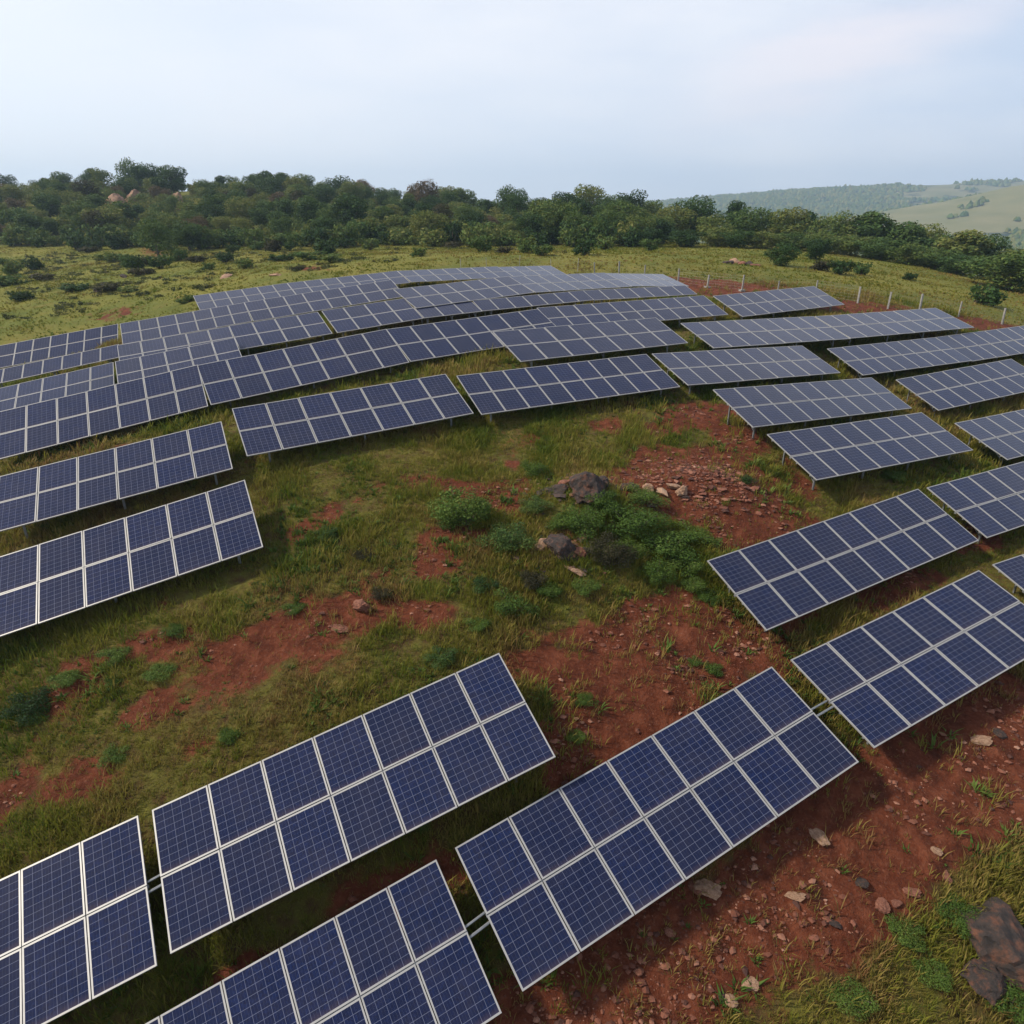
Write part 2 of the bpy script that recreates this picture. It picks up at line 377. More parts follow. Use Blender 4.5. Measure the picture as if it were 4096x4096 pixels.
def mat_rock(name, a, b, c):
    m = bpy.data.materials.new(name); t = NT(m)
    co = t.n('ShaderNodeTexCoord').outputs['Object']
    rnd = t.n('ShaderNodeObjectInfo').outputs['Random']
    v = t.n('ShaderNodeVectorMath', operation='ADD', i_0=co, i_1=t.n('ShaderNodeCombineXYZ', i_X=t.math('MULTIPLY', rnd, 40.)).outputs[0]).outputs[0]
    n = t.noise(v, 4, 7, .65)
    col = t.ramp(n, [(.3, a), (.5, b), (.7, c)])
    bp = t.n('ShaderNodeBump', i_Height=t.noise(v, 9, 6, .7), i_Strength=.8, i_Distance=.05)
    bs = t.n('ShaderNodeBsdfPrincipled', i_Base_Color=col, i_Roughness=.92, i_Normal=bp.outputs[0])
    t.out(bs.outputs[0]); return m
M['rock_tan'] = mat_rock('tan_stone', (.16, .075, .045), (.27, .16, .10), (.36, .24, .16))
M['rock_red'] = mat_rock('red_stone', (.085, .028, .017), (.17, .062, .036), (.26, .12, .075))
M['rock_dark'] = mat_rock('dark_stone', (.013, .011, .011), (.032, .022, .019), (.11, .042, .022))
# ------------------------------------------------------------ the ground sheet
def build_ground():
    fr = np.concatenate([np.linspace(-180, -60, 40, endpoint=False), np.linspace(-60, 60, 800, endpoint=False), np.linspace(60, 180, 40, endpoint=False)])
    ang = np.radians(fr)
    rr = np.concatenate([np.linspace(.5, 7, 12, endpoint=False), np.geomspace(7, 130, 520, endpoint=False), np.geomspace(130, 3850, 240)])
    A, RR = np.meshgrid(ang, rr)
    x = RR*np.sin(A); y = RR*np.cos(A)
    z = ground(x, y); na = len(ang); nr_ = len(rr)
    V = np.stack([x.ravel(), y.ravel(), z.ravel()], 1)
    V = np.concatenate([V, [[0, 0, gz(0, 0)]]]); ctr = len(V)-1
    i = np.arange(nr_-1)[:, None]*na; j = np.arange(na)[None, :]; j2 = (j+1) % na
    q = np.stack([i+j, i+j2, i+na+j2, i+na+j], -1).reshape(-1, 4)[:, ::-1]
    jj = np.arange(na); tri = np.stack([np.full(na, ctr), jj, (jj+1) % na, (jj+1) % na], 1)  # closed below
    me = np_mesh('ground', V, q, 4, [M['ground']], True)
    e = earth(V[:, 0], V[:, 1]); attr(me, 'earth', e)
    r = np.hypot(V[:, 0], V[:, 1]); attr(me, 'far', sstep(300, 420, r)); attr(me, 'close', 1-sstep(45, 85, r))
    attr(me, 'wood', woods(V[:, 0], V[:, 1]))
    o = link(bpy.data.objects.new('ground', me)); tag(o, 'grassy hillside with patches of bare red earth', 'ground', kind='structure')
def woods(x, y):                            # how wooded the far country is
    w = np.full(np.shape(x), .75)
    yr2 = 1330 + 0.1*(x-700)
    pale = sstep(520, 620, x)*np.exp(-((y-yr2+60)/230.)**4)*(1-.0*x)
    w = w*(1-pale) + (.02+.42*sstep(.42, .6, fbm(x/60, y/22, 44, 3)))*pale
    top = sstep(1150, 1350, x)*sstep(2250, 2450, y)*(1-sstep(2900, 3000, y))
    w = w*(1-.8*top) 
    mid = sstep(900, 1250, x)*sstep(1750, 1950, y)*(1-sstep(2250, 2400, y))
    return w*(1-.5*mid)
build_ground()

# ------------------------------------------------------------ solar tables
FW = .035
def uv_quad_mesh(name, w, h, z, zb, mat, matb):
    me = bpy.data.meshes.new(name)
    v = [(-w,-h,z),(w,-h,z),(w,h,z),(-w,h,z),(-w,-h,zb),(w,-h,zb),(w,h,zb),(-w,h,zb)]
    me.from_pydata(v, [], [(0,1,2,3),(7,6,5,4),(0,4,5,1),(1,5,6,2),(2,6,7,3),(3,7,4,0)])
    uv = me.uv_layers.new(name='UVMap')
    for li, c in zip(range(4), ((0,0),(1,0),(1,1),(0,1))): uv.data[li].uv = c
    me.materials.append(mat); me.materials.append(matb)
    for i, p in enumerate(me.polygons): p.material_index = 0 if i == 0 else 1
    return me
hw, hh = MW/2-.011, MH/2-.011
cell_me = uv_quad_mesh('module_glass', hw-FW, hh-FW, 0.0, -.012, M['cells'], M['back'])
fb = MB()
z0, z1 = -.034, .004
fb.box(-hw, hw, -hh, -hh+FW, z0, z1); fb.box(-hw, hw, hh-FW, hh, z0, z1)
fb.box(-hw, -hw+FW, -hh+FW, hh-FW, z0, z1-.0005); fb.box(hw-FW, hw, -hh+FW, hh-FW, z0, z1-.0005)
frame_me = fb.mesh('module_frame', M['frame'])
b = MB(); b.box(-.5, .5, -.025, .025, -.03, .03); purlin_me = b.mesh('purlin', M['steel'])
b = MB(); b.box(-.03, .03, -.5, .5, -.04, .04); rafter_me = b.mesh('rafter', M['steel'])
b = MB(); b.box(-.038, .038, -.006, .006, 0, 1); b.box(-.038, -.030, .006, .045, 0, 1); b.box(.030, .038, .006, .045, 0, 1); post_me = b.mesh('post', M['steel'])
b = MB(); b.bar((0,0,0), (0,0,1), .02); brace_me = b.mesh('brace', M['steel'])
b = MB()
n = 9
for i in range(n):
    pass
b.box(-.11, .11, -.11, .11, -.25, .05); foot_me = b.mesh('footing', M['concrete'])

LAB = {
'A':'solar table cut off by the left edge at the very bottom left corner',
'B':'complete foreground table left of centre, beside the corner table',
'C':'large foreground solar table standing at the edge of the red rubble slope',
'D':'solar table cut by the bottom edge, left of the table above the red rubble slope',
'F':'solar table on the right, its left post showing over red soil',
'E':'foreground solar table on the right reaching the right edge above the red slope',
'R':'large lower solar table at the left edge with deep shade under its right end',
'Q':'six column solar table at the left edge above the large lower one',
'I':'solar table just right of the bare red mound, post visible at its front corner',
'J':'solar table directly behind the one beside the red mound, nine columns wide',
'N':'nine column solar table right of centre ending beside the grassy gap',
'O':'solar table above the middle of the open grass hollow, with short posts showing under it',
'P':'seven column solar table above the upper left of the grass hollow',
'G':'solar table at the right edge, just right of the one below the red mound',
'H':'small visible corner of a solar table at the right edge under the middle right tables',
'M':'solar table cut by the right edge, right of the table beside the red mound',
'L':'eight column solar table near the right edge overlapping the long row behind',
'K1':'left section of the long solar row that runs out at the right edge',
'K2':'right section of the long solar row that runs out at the right edge',
'W1':'left half of the long solar table pair below the short table by the fence',
'W2':'right half of the long solar table pair, its end near the fence posts',
'X':'short solar table standing apart next to the red soil along the fence',
'S0':'left end section of the long curving row across the upper left, cut by the edge',
'S1':'middle section of the long curving row across the upper left',
'S2':'right section of the long curving row, over the dark shaded gap',
'Tt':'solar table overlapping the right end of the long curving row',
'V':'ten column solar table behind the stepped one, left of the table by the fence',
'G1':'rearmost solar table at the left edge, bordering the open grass field',
'G2':'single row of modules at the left edge above a thin dark gap',
'G3':'solar table at the left edge directly behind the long curving row',
'L2a':'left section of the second back row starting at the grass verge',
'L2b':'middle section of the second back row, left of the crest',
'L3a':'left section of the third back row, right of the narrow vertical gap',
'L3b':'section of the third back row ending at the dark diagonal gap',
'L4':'left table of the fourth back row, directly behind the long curving row',
'R3a':'solar table right of the dark diagonal gap in the back rows',
'R3a2':'short single height table continuing right of the one beside the diagonal gap',
'R3b':'middle table of the row above the long black shadow line',
'R3c':'right end table of the row above the long black shadow line',
'R2a':'second row table behind the crest, left part of the right hand rows',
'R2b':'second row table in the middle of the crest',
'R2c':'second row table at the right end of the crest, tapering to the fence corner',
'r1a':'leftmost table of the farthest row, half lost in the grass',
'r1b':'second table from the left in the farthest row',
'r1c':'third table from the left in the farthest row, on the crest',
'r1d':'short last table at the right end of the farthest row',
}
def post_len_frames(): pass
TAB = {}
for (k, nc, nr, az, tilt, roll, cx, cy, cz, w, h) in TABLES:
    C3 = np.array([cx, cy, cz]); eu, ev, nn = basis(az, tilt, roll)
    lx = nc*MW*w; ly = nr*MH*h
    # lift a table a little where the ground would touch it
    pen = -9
    for u in np.linspace(-.5, .5, 7):
        for v in (-.5, 0, .5):
            p = C3 + eu*lx*u + ev*ly*v
            pen = max(pen, gz(p[0], p[1]) + .34 - p[2])
    if pen > 0: print('low table', k, round(pen, 2))
    TAB[k] = (C3, eu, ev, nn, lx, ly)
    g0 = gz(cx, cy)
    root = bpy.data.objects.new('solar_table', None); link(root)
    root.empty_display_size = .3
    root.location = (cx, cy, g0); root.rotation_euler = (0, 0, az)
    tag(root, LAB[k], 'solar table', 'solar tables in rows over the hillside')
    W = Matrix(((eu[0], -ev[0], nn[0], cx), (eu[1], -ev[1], nn[1], cy), (eu[2], -ev[2], nn[2], cz), (0, 0, 0, 1)))
    RI = (Matrix.Translation((cx, cy, g0)) @ Matrix.Rotation(az, 4, 'Z')).inverted()
    W = RI @ W
    def put(name, me, lm, parent=root):
        o = bpy.data.objects.new(name, me); link(o, parent); o.matrix_local = lm; return o
    for i in range(nc):
        for j in range(nr):
            jx = rng.normal(0, .003); jt = rng.normal(0, .0035); jr = rng.normal(0, .0035)
            lm = W @ Matrix.Translation(((i+.5-nc/2)*MW*w, (nr/2-j-.5)*MH*h, jx)) @ Euler((jt, jr, 0)).to_matrix().to_4x4() @ Matrix.Diagonal((w, h, 1, 1))
            mo = put('solar_module', cell_me, lm)
            fr = bpy.data.objects.new('frame', frame_me); link(fr, mo)
    ys = [ly*s for s in ((-.38, -.12, .12, .38) if nr == 2 else (-.3, .3))]
    for yy in ys:
        put('purlin', purlin_me, W @ Matrix.Translation((0, yy, -.066)) @ Matrix.Diagonal((lx*.995, 1, 1, 1)))
    if nr == 2: put('purlin', purlin_me, W @ Matrix.Translation((0, 0, -.066)) @ Matrix.Diagonal((lx*.999, 1.4, 1, 1)))
    npst = max(3, int(round(nc/2.2)))
    for i in range(npst):
        xx = lx*(-.5 + (i+.22)/(npst-1+.44))
        put('rafter', rafter_me, W @ Matrix.Translation((xx, 0, -.138)) @ Matrix.Diagonal((1, ly*.86, 1, 1)))
        tops = []
        for yy in (-.30*ly, .30*ly):
            top = W @ Vector((xx+.045, yy, -.15)); wt = (Matrix.Translation((cx, cy, g0)) @ Matrix.Rotation(az, 4, 'Z')) @ top
            gl = gz(wt.x, wt.y); ln = wt.z - gl + .12
            if ln < .3: ln = .3
            put('post', post_me, Matrix.Translation((top.x, top.y, top.z-ln)) @ Matrix.Diagonal((1, 1, ln, 1)))
            tops.append((top, ln))
        a = tops[0][0] - Vector((0, 0, tops[0][1]*.55)); bq = W @ Vector((xx+.07, .0, -.17)); d = bq-a
        q = Vector((0, 0, 1)).rotation_difference(d).to_matrix().to_4x4()
        put('brace', brace_me, Matrix.Translation(a) @ q @ Matrix.Diagonal((1, 1, d.length, 1)))
def edge(k, u, v, dz=-.07):
    C3, eu, ev, nn, lx, ly = TAB[k]; return C3 + eu*lx*u + ev*ly*v + nn*dz
for k1, k2, lab in (('A','B','pair of thin grey rails bridging the gap beside the bottom left corner table'),
                    ('D','C','pair of thin grey rails bridging the gap left of the table above the red slope'),
                    ('C','E','pair of thin grey rails at the right end of the table above the slope')):
    b = MB()
    base = edge(k1, .5, 0)
    for dv, r_ in ((-.028, .026), (.04, .03)):
        p = edge(k1, .49, dv)-base; q = edge(k2, -.49, dv)-base
        b.bar(p, q, r_)
    o = link(bpy.data.objects.new('connecting_rail', b.mesh('connecting_rail', M['steel'])))
    o.location = base; tag(o, lab, 'rail')

# ------------------------------------------------------------ view frustum test for scattering
def seen(x, y, z, mx=.25):
    d = y*CP - z*SP; up = y*SP + z*CP
    return (d > 1) & (np.abs(x/d)*F < 1+mx) & (np.abs(up/d)*F < 1+mx)

# ------------------------------------------------------------ grass: blades in tufts, one mesh
def grass(name, n, rmin, rmax, hgt, wid, blades, dens_fn, label, mat, seed, tintfn, lean=.45, bend=True):
    g = np.random.default_rng(seed)
    w_ = 1.02 if rmin < 10 else .70
    a = g.uniform(-w_, w_, n); r = np.sqrt(g.uniform(rmin**2, rmax**2, n))
    x = r*np.sin(a); y = r*np.cos(a)
    keep = g.random(n) < dens_fn(x, y); x, y = x[keep], y[keep]
    z = ground(x, y); k2 = seen(x, y, z); x, y, z = x[k2], y[k2], z[k2]
    nt = len(x); sc = g.lognormal(0, .38, nt)*(1+1.2*fbm(x/1.7, y/1.7, 77, 3)); sc = np.clip(sc, .35, 2.4)
    tint = np.clip(tintfn(x, y) + g.normal(0, .10, nt), 0, 1)
    B = blades; X = np.repeat(x, B); Y = np.repeat(y, B); Z = np.repeat(z, B); S = np.repeat(sc, B); Tn = np.repeat(tint, B)
    m = len(X); ph = g.uniform(0, 2*np.pi, m); off = g.uniform(0, 1, m)**.7*hgt*.55*S
    bx = X + np.cos(ph)*off; by = Y + np.sin(ph)*off
    hh_ = hgt*S*g.uniform(.55, 1.25, m); ww = wid*g.uniform(.7, 1.3, m)*np.sqrt(S)
    la = ph + g.normal(0, .7, m); ln = hh_*g.uniform(.1, 1, m)*lean*2
    dx, dy = np.cos(la), np.sin(la); px, py = -dy, dx
    base = np.stack([bx, by, Z-.02], 1)
    mid = base + np.stack([dx*ln*.35, dy*ln*.35, hh_*.6], 1); tip = base + np.stack([dx*ln, dy*ln, hh_], 1)
    pw = np.stack([px*ww, py*ww, 0*ww], 1)
    V = np.stack([base-pw*.5, base+pw*.5, mid-pw*.5, mid+pw*.5, tip], 1).reshape(-1, 3)
    o = np.arange(m)[:, None]*5
    Ft = np.concatenate([np.concatenate([o+0, o+1, o+3], 1), np.concatenate([o+0, o+3, o+2], 1), np.concatenate([o+2, o+3, o+4], 1)])
    me = np_mesh(name, V, Ft, 3, [mat]); 
    tv = np.clip(Tn + g.normal(0, .07, m), 0, 1); attr(me, 'tint', np.repeat(tv, 5))
    ob = link(bpy.data.objects.new(name, me)); tag(ob, label, 'grass', kind='stuff')
    print(name, nt, 'tufts'); return ob
def tint(x, y):
    return .52 + .55*fbm(x/7., y/7., 55, 4) + .40*fbm(x/1.2, y/1.2, 56, 3) + .15*sstep(.25, .6, earth(x, y))
def dens(x, y):
    e = earth(x, y); return np.clip(1-sstep(.36, .70, e), .09, 1)*np.clip(.75+.9*fbm(x/2.0, y/2.0, 91, 3), .1, 1)
grass('grass_near', 165000, 7, 30, .165, .014, 7, dens, 'short yellowish green grass covering the near slope', M['grass'], 1, tint)
grass('grass_middle', 95000, 30, 66, .21, .028, 7, dens, 'yellowish green grass between the middle rows of tables', M['grass'], 2, tint)
grass('grass_field', 190000, 60, 190, .10, .055, 5, lambda x, y: np.clip(1-sstep(.4, .8, earth(x, y)), 0, 1)*np.clip(.8+fbm(x/6, y/6, 92, 3), .2, 1), 'yellow green grass of the open field behind the tables', M['grass'], 3, lambda x, y: .56+.36*fbm(x/14, y/14, 57, 4)+.2*fbm(x/3, y/3, 58, 2))
def wtint(x, y): return .5+.5*fbm(x/4, y/4, 61, 3)
def wdens(x, y):
    hc = hit18(1160, 1040); c_ = np.exp(-(((x-hc[0])/5.)**2+((y-hc[1])/3.6)**2))
    return (1-sstep(.5, .9, earth(x, y)))*sstep(.0, .28, fbm(x/2.4, y/2.4, 64, 4)+.35*c_)*.95+.03
grass('weeds', 75000, 7, 60, .105, .030, 13, wdens, 'patches of darker broad leaved weeds among the grass', M['weed'], 4, wtint, .8)

# ------------------------------------------------------------ stones and rubble
def rock_mesh(name, seed, mat, sub=4, squash=.6, rough=.55, flat=.0):
    bpy_me = bpy.data.meshes.new(name)
    import bmesh
    bm = bmesh.new(); bmesh.ops.create_icosphere(bm, subdivisions=sub, radius=1)
    g = random.Random(seed)
    planes = []
    for _ in range(11):
        d = Vector((g.gauss(0, 1), g.gauss(0, 1), g.gauss(0, 1))).normalized(); planes.append((d, g.uniform(.55, .88)))
    from mathutils import noise as mn
    for v in bm.verts:
        p = v.co.copy()
        for d, q in planes:
            s = p.dot(d)
            if s > q: p -= d*(s-q)*.92
        p *= 1 + rough*.30*mn.fractal(p*2.3+Vector((seed*3.1, 0, 0)), .8, 2, 6)
        v.co = Vector((p.x, p.y*.82, p.z*squash))
    bm.to_mesh(bpy_me); bm.free(); bpy_me.materials.append(mat)
    return bpy_me
RK = {c: [rock_mesh('stone_%s' % c, i*7+j*3, M['rock_'+c]) for i in range(4)] for j, c in enumerate(('tan', 'red', 'dark'))}
def rock(px, py, size, c, label, sq=1.0, cat='rock', seed=0, rot=None, sink=.25, ax=1.0, name='rock', group=None):
    x, y = hit18(px, py); g = random.Random(int(px*13+py*7+seed))
    o = bpy.data.objects.new(name, RK[c][g.randrange(4)]); link(o)
    s = size; o.scale = (s*ax, s, s*sq); o.rotation_euler = (g.uniform(-.3, .3), g.uniform(-.3, .3), g.uniform(0, 6.28) if rot is None else rot)
    o.location = (x, y, gz(x, y) + s*sq*.6*(1-2*sink)*.6)
    tag(o, label, cat, group); return o
# stones that stand out, (1932 grid) x, y, half size m, kind, label, squash, stretch
ROCKS = [
 (1336,1682,.30,'tan','large flat topped tan stone block just below the red slope table',.75,1.1),
 (1310,1672,.20,'red','reddish stone half under the table edge, touching the large tan block',.6,1.2),
 (1545,1576,.27,'tan','pale rounded stone slab in the shade line below the foreground table',.35,1.1),
 (1500,1696,.19,'tan','tan stone with ragged edge in the middle of the red slope',.5,1.2),
 (1378,1890,.18,'tan','pale angular stone near the bottom edge among dark stones',.8,1.0),
 (1362,1880,.14,'dark','dark stone directly behind the pale angular stone near the bottom edge',.7,1.0),
 (1412,1856,.19,'tan','brownish tan stone up the slope from the pale angular stone',.5,1.1),
 (1852,1396,.22,'tan','pale stone lying on the red earth below the far right foreground table',.5,1.4),
 (1888,1384,.20,'dark','grey stone beside the pale one on the right red slope',.6,1.1),
 (1622,1664,.18,'dark','greyish stone midway down the red slope on the right',.5,1.2),
 (1664,1716,.20,'red','orange red stone at the grass edge of the right slope',.6,1.1),
 (1722,1684,.19,'red','orange stone with a grey corner beside the grass on the right',.6,1.3),
 (1690,1708,.13,'red','small red stone between the two orange stones',.7,1.2),
 (1226,1775,.14,'red','red stone below the near corner of the large foreground table',.6,1.0),
 (1204,1836,.12,'red','round red stone at the lower left of the rubble slope',.8,1.0),
 (1262,1762,.13,'red','small reddish stone right of the one below the table corner',.6,1.2),
 (1575,1750,.15,'dark','purplish stone in the lower middle of the rubble slope',.6,1.2),
 (1785,1655,.15,'red','red stone among loose rubble at the far right of the slope',.6,1.2),
 (1762,1610,.14,'tan','small tan stone above the grass at the right of the slope',.6,1.2),
 (1890,1795,.95,'dark','big dark boulder with rusty face in the bottom right corner',1.15,1.0),
 (1860,1860,.65,'dark','dark boulder below the big rusty one at the bottom right',.7,.8),
 (1105,962,.85,'dark','largest dark boulder in the middle of the hollow, rusty on its face',1.15,1.0),
 (1070,935,.40,'red','orange red stone left of the largest dark boulder',.7,1.0),
 (1046,950,.45,'dark','low grey stone at the left end of the boulder pile',.5,1.3),
 (1132,944,.50,'dark','dark brown stone right behind the largest boulder',1.2,1.0),
 (1080,908,.36,'tan','flat pinkish stone at the top of the boulder pile',.35,1.6),
 (1184,940,.42,'dark','dark stone between the boulder pile and the red mound',.9,.9),
 (1222,940,.34,'tan','upright tan stone at the left foot of the red mound',1.1,.7),
 (1268,940,.30,'tan','orange tan stone leaning on the red mound',.7,1.1),
 (1284,950,.34,'tan','tall tan stone on the front of the red mound',1.0,.7),
 (1290,956,.20,'dark','greyish slab at the bottom of the red mound',.5,1.1),
 (1024,1050,.40,'tan','yellowish tan stone at the left of the lower boulder group',.9,1.0),
 (1058,1064,.62,'dark','dark boulder in the middle of the lower boulder group',1.1,1.1),
 (1090,1068,.32,'red','rust coloured stone right of the lower dark boulder',.9,.9),
 (1084,1094,.30,'tan','brown stone at the bottom of the lower boulder group',.6,1.3),
 (995,936,.11,'tan','small pale stone alone in the grass left of the boulders',.8,1.0),
 (684,1150,.38,'red','pinkish crumbling rock face above the bare strip on the left',.9,1.1),
 (640,1185,.22,'red','low red stone left of the crumbling rock face',.5,1.4),
 (1372,497,.75,'dark','stone at the left of the heap beyond the fence',.6,1.2),(1384,496,.80,'tan','largest pale stone of the heap beyond the fence',.7,1.1),
 (1398,498,.60,'red','reddish stone in the middle of the heap beyond the fence',.6,1.2),(1412,499,.75,'dark','grey stone at the right of the heap beyond the fence',.6,1.1),
 (1426,501,.55,'red','last small stone at the right end of the heap beyond the fence',.5,1.3),
 (1862,568,.60,'tan','pale stone on the low heap at the right edge of the field',.6,1.2),(1848,572,.60,'dark','dark stone left of the pale one at the right edge of the field',.5,1.2),
 (270,515,.8,'dark','dark outcrop stone behind the left field, nearest the lone tree',.5,1.5),(235,522,.7,'dark','dark outcrop stone in the left field beside a low shrub',.5,1.5),
 (185,550,.7,'dark','dark low outcrop at the front of the left field',.5,1.7),(250,548,.6,'dark','grey stone right of the front outcrop in the left field',.5,1.5),
 (65,520,.6,'dark','dark stone at the far left of the field',.5,1.5),(425,523,.7,'tan','pale outcrop above the farthest solar row on the left',.4,1.6),
 (520,520,.6,'tan','pale stone on the bare patch above the farthest row',.4,1.5),
]
for (px, py, s, c, lab, sq, ax) in ROCKS: rock(px, py, s, c, lab, sq, ax=ax)
for px, Y, s, lab in ((455, 186, 3.5, 'tall tan rock face showing between trees high on the left hill'), (535, 200, 2.8, 'smaller tan crag right of the tall rock face on the left hill'), (705, 196, 2.6, 'low orange crag among trees in the middle of the left wood')):
    dx, dz = ray(px, 780); o = bpy.data.objects.new('crag', RK['tan'][int(Y) % 4]); link(o)
    o.scale = (s, s*.8, s*1.75); o.rotation_euler = (.1, .15, px); o.location = (dx*Y, Y, gz(dx*Y, Y)+s*.55); tag(o, lab, 'rock')
def pebbles(name, n, dfn, s0, s1, mat, label, seed, rmax=34, tmax=1.0):
    g = np.random.default_rng(seed); a = g.uniform(-1, 1, n); r = np.sqrt(g.uniform(49, rmax**2, n)); x = r*np.sin(a); y = r*np.cos(a)
    k = g.random(n) < dfn(x, y); x, y = x[k], y[k]; z = ground(x, y); k = seen(x, y, z); x, y, z = x[k], y[k], z[k]
    m = len(x); s = s0*(s1/s0)**(g.random(m)**2.6)
    base = np.array([(1,0,0),(-1,0,0),(0,1,0),(0,-1,0),(0,0,1),(0,0,-1),(.62,.62,.45),(-.62,.58,.5),(.55,-.65,.4),(-.6,-.6,.45)], float)
    tris = np.array([(6,0,2),(6,2,4),(6,4,0),(7,2,1),(7,4,2),(7,1,4),(8,3,0),(8,4,3),(8,0,4),(9,1,3),(9,3,4),(9,4,1),(5,2,0),(5,1,2),(5,3,1),(5,0,3)])
    P = base[None]*(1+g.normal(0, .22, (m, 10, 3))); P[..., 2] *= g.uniform(.3, .8, m)[:, None]; P[..., 0] *= g.uniform(.8, 1.7, m)[:, None]
    an = g.uniform(0, 6.28, m); ca, sa = np.cos(an)[:, None], np.sin(an)[:, None]
    X = (P[..., 0]*ca-P[..., 1]*sa)*s[:, None]+x[:, None]; Y = (P[..., 0]*sa+P[..., 1]*ca)*s[:, None]+y[:, None]; Z = P[..., 2]*s[:, None]+z[:, None]+s[:, None]*.12
    V = np.stack([X, Y, Z], -1).reshape(-1, 3); Fc = (np.arange(m)[:, None, None]*10+tris[None]).reshape(-1, 3)
    me = np_mesh(name, V, Fc, 3, [mat]); attr(me, 'tint', np.repeat(g.random(m)*tmax, 10))
    o = link(bpy.data.objects.new(name, me)); tag(o, label, 'rubble', kind='stuff'); print(name, m)
def mat_rubble(name, stops):
    m = bpy.data.materials.new(name); t = NT(m)
    a = t.n('ShaderNodeAttribute', attribute_name='tint').outputs['Fac']; pos = t.n('ShaderNodeNewGeometry').outputs['Position']
    k = t.math('ADD', a, t.math('MULTIPLY', t.math('SUBTRACT', t.noise(pos, 12, 5), .5), .4))
    c = t.ramp(k, stops)
    bs = t.n('ShaderNodeBsdfPrincipled', i_Base_Color=c, i_Roughness=.92); t.out(bs.outputs[0]); return m
M['rubble'] = mat_rubble('loose_red_rubble', [(0, (.05, .018, .012)), (.35, (.115, .036, .019)), (.65, (.18, .066, .038)), (.88, (.25, .12, .078)), (1, (.34, .23, .17))])
M['rubble_dark'] = mat_rubble('dark_rubble', [(0, (.016, .013, .013)), (.4, (.045, .030, .025)), (.7, (.10, .045, .028)), (.9, (.20, .085, .045)), (1, (.28, .18, .12))])
pebbles('rubble', 170000, lambda x, y: sstep(.55, 1.0, earth(x, y))*np.clip(.35+1.3*fbm(x/1.4, y/1.4, 88, 3), .02, 1)*.85, .012, .09, M['rubble'], 'loose red stones and gravel over the bare earth', 5, 34, .90)
mx, my = MOUND
pebbles('mound_rubble', 90000, lambda x, y: np.exp(-(((x-mx)/2.0)**2+((y-my)/1.5)**2)**1.4), .03, .15, M['rubble'], 'broken red slabs piled over the mound in the hollow', 6, 40, .80)

B1 = hit18(1100, 945); B2 = hit18(1062, 1066)
pebbles('boulder_debris', 60000, lambda x, y: np.exp(-(((x-B1[0])/1.9)**2+((y-B1[1])/1.2)**2)**1.3)*.7+np.exp(-(((x-B2[0])/1.5)**2+((y-B2[1])/.9)**2)**1.3)*.7, .05, .24, M['rubble_dark'], 'dark and rusty broken stones around the boulders in the hollow', 8, 40)
# ------------------------------------------------------------ plants
def leaf_cloud(blobs, n, size, seed, shell=.55, flat=.0, up=.3):
    g = np.random.default_rng(seed); blobs = np.array(blobs, float)
    vol = blobs[:, 3]*blobs[:, 4]; idx = g.choice(len(blobs), n, p=vol/vol.sum())
    d = g.normal(0, 1, (n, 3)); d /= np.linalg.norm(d, axis=1)[:, None]
    rr = (shell + (1-shell)*g.random(n)**.7)*(1+.16*np.sin(d[:, 0]*5+idx)*np.cos(d[:, 1]*4+idx*2))
    b = blobs[idx]; P = b[:, :3] + d*rr[:, None]*b[:, [3, 3, 4]]
    ok = P[:, 2] > 0.02; P, d, idx = P[ok], d[ok], idx[ok]; n = len(P)
    nrm = d*.7 + g.normal(0, .55, (n, 3)) + [0, 0, up]; nrm /= np.linalg.norm(nrm, axis=1)[:, None]
    t1 = np.cross(nrm, g.normal(0, 1, (n, 3))); t1 /= np.linalg.norm(t1, axis=1)[:, None]; t2 = np.cross(nrm, t1)
    s = size*g.lognormal(0, .3, n)[:, None]
    V = np.stack([P-t1*s, P+t2*s*.55+nrm*s*.15, P+t1*s, P-t2*s*.55+nrm*s*.15], 1).reshape(-1, 3)
    Fc = np.arange(n*4).reshape(-1, 4)
    tint = np.clip(.45 + g.normal(0, .13, n) + .22*(g.random(len(blobs))[idx]-.5), 0, 1)
    return V, Fc, np.repeat(tint, 4)
def cloud_mesh(name, mat, *a, **k):
    V, Fc, tt = leaf_cloud(*a, **k); me = np_mesh(name, V, Fc, 4, [mat]); attr(me, 'tint', tt); return me
def tree_proto(seed, H, W, mat, style='round', nleaf=5200, lsz=.155):
    g = random.Random(seed); blobs = []
    nb = g.randint(11, 15)
    for i in range(nb):
        t = i/(nb-1)
        zz = H*(.30+.58*t) if style != 'low' else H*(.16+.62*t); prof = math.sin(math.pi*min(1, .18+.80*(1-t)))**.7 if style in ('round', 'low') else (1-t*.45)
        a = i*2.4+g.uniform(-.5, .5); rad = W*.5*prof*g.uniform(.25, .75)
        if t > .93: rad *= .3
        r = W*g.uniform(.15, .26); blobs.append((math.cos(a)*rad, math.sin(a)*rad, zz, r, r*g.uniform(.6, .85)))
    if style == 'airy': blobs = [b for i, b in enumerate(blobs) if i % 4 != 1]
    crown = cloud_mesh('crown', mat, blobs, nleaf if style != 'airy' else int(nleaf*.6), lsz, seed, shell=.5)
    b = MB(); top = Vector((g.uniform(-.2, .2), g.uniform(-.2, .2), H*.5))
    b.bar((0, 0, -.4), top*.6, .035*H, .022*H, 8); b.bar(top*.6, top*1.3, .022*H, .012*H, 7)
    for bl in blobs[::2]:
        p0 = top*g.uniform(.45, 1.1); b.bar(p0, (bl[0], bl[1], bl[2]), .012*H, .004*H, 5)
    return crown, b.mesh('trunk', M['bark'])
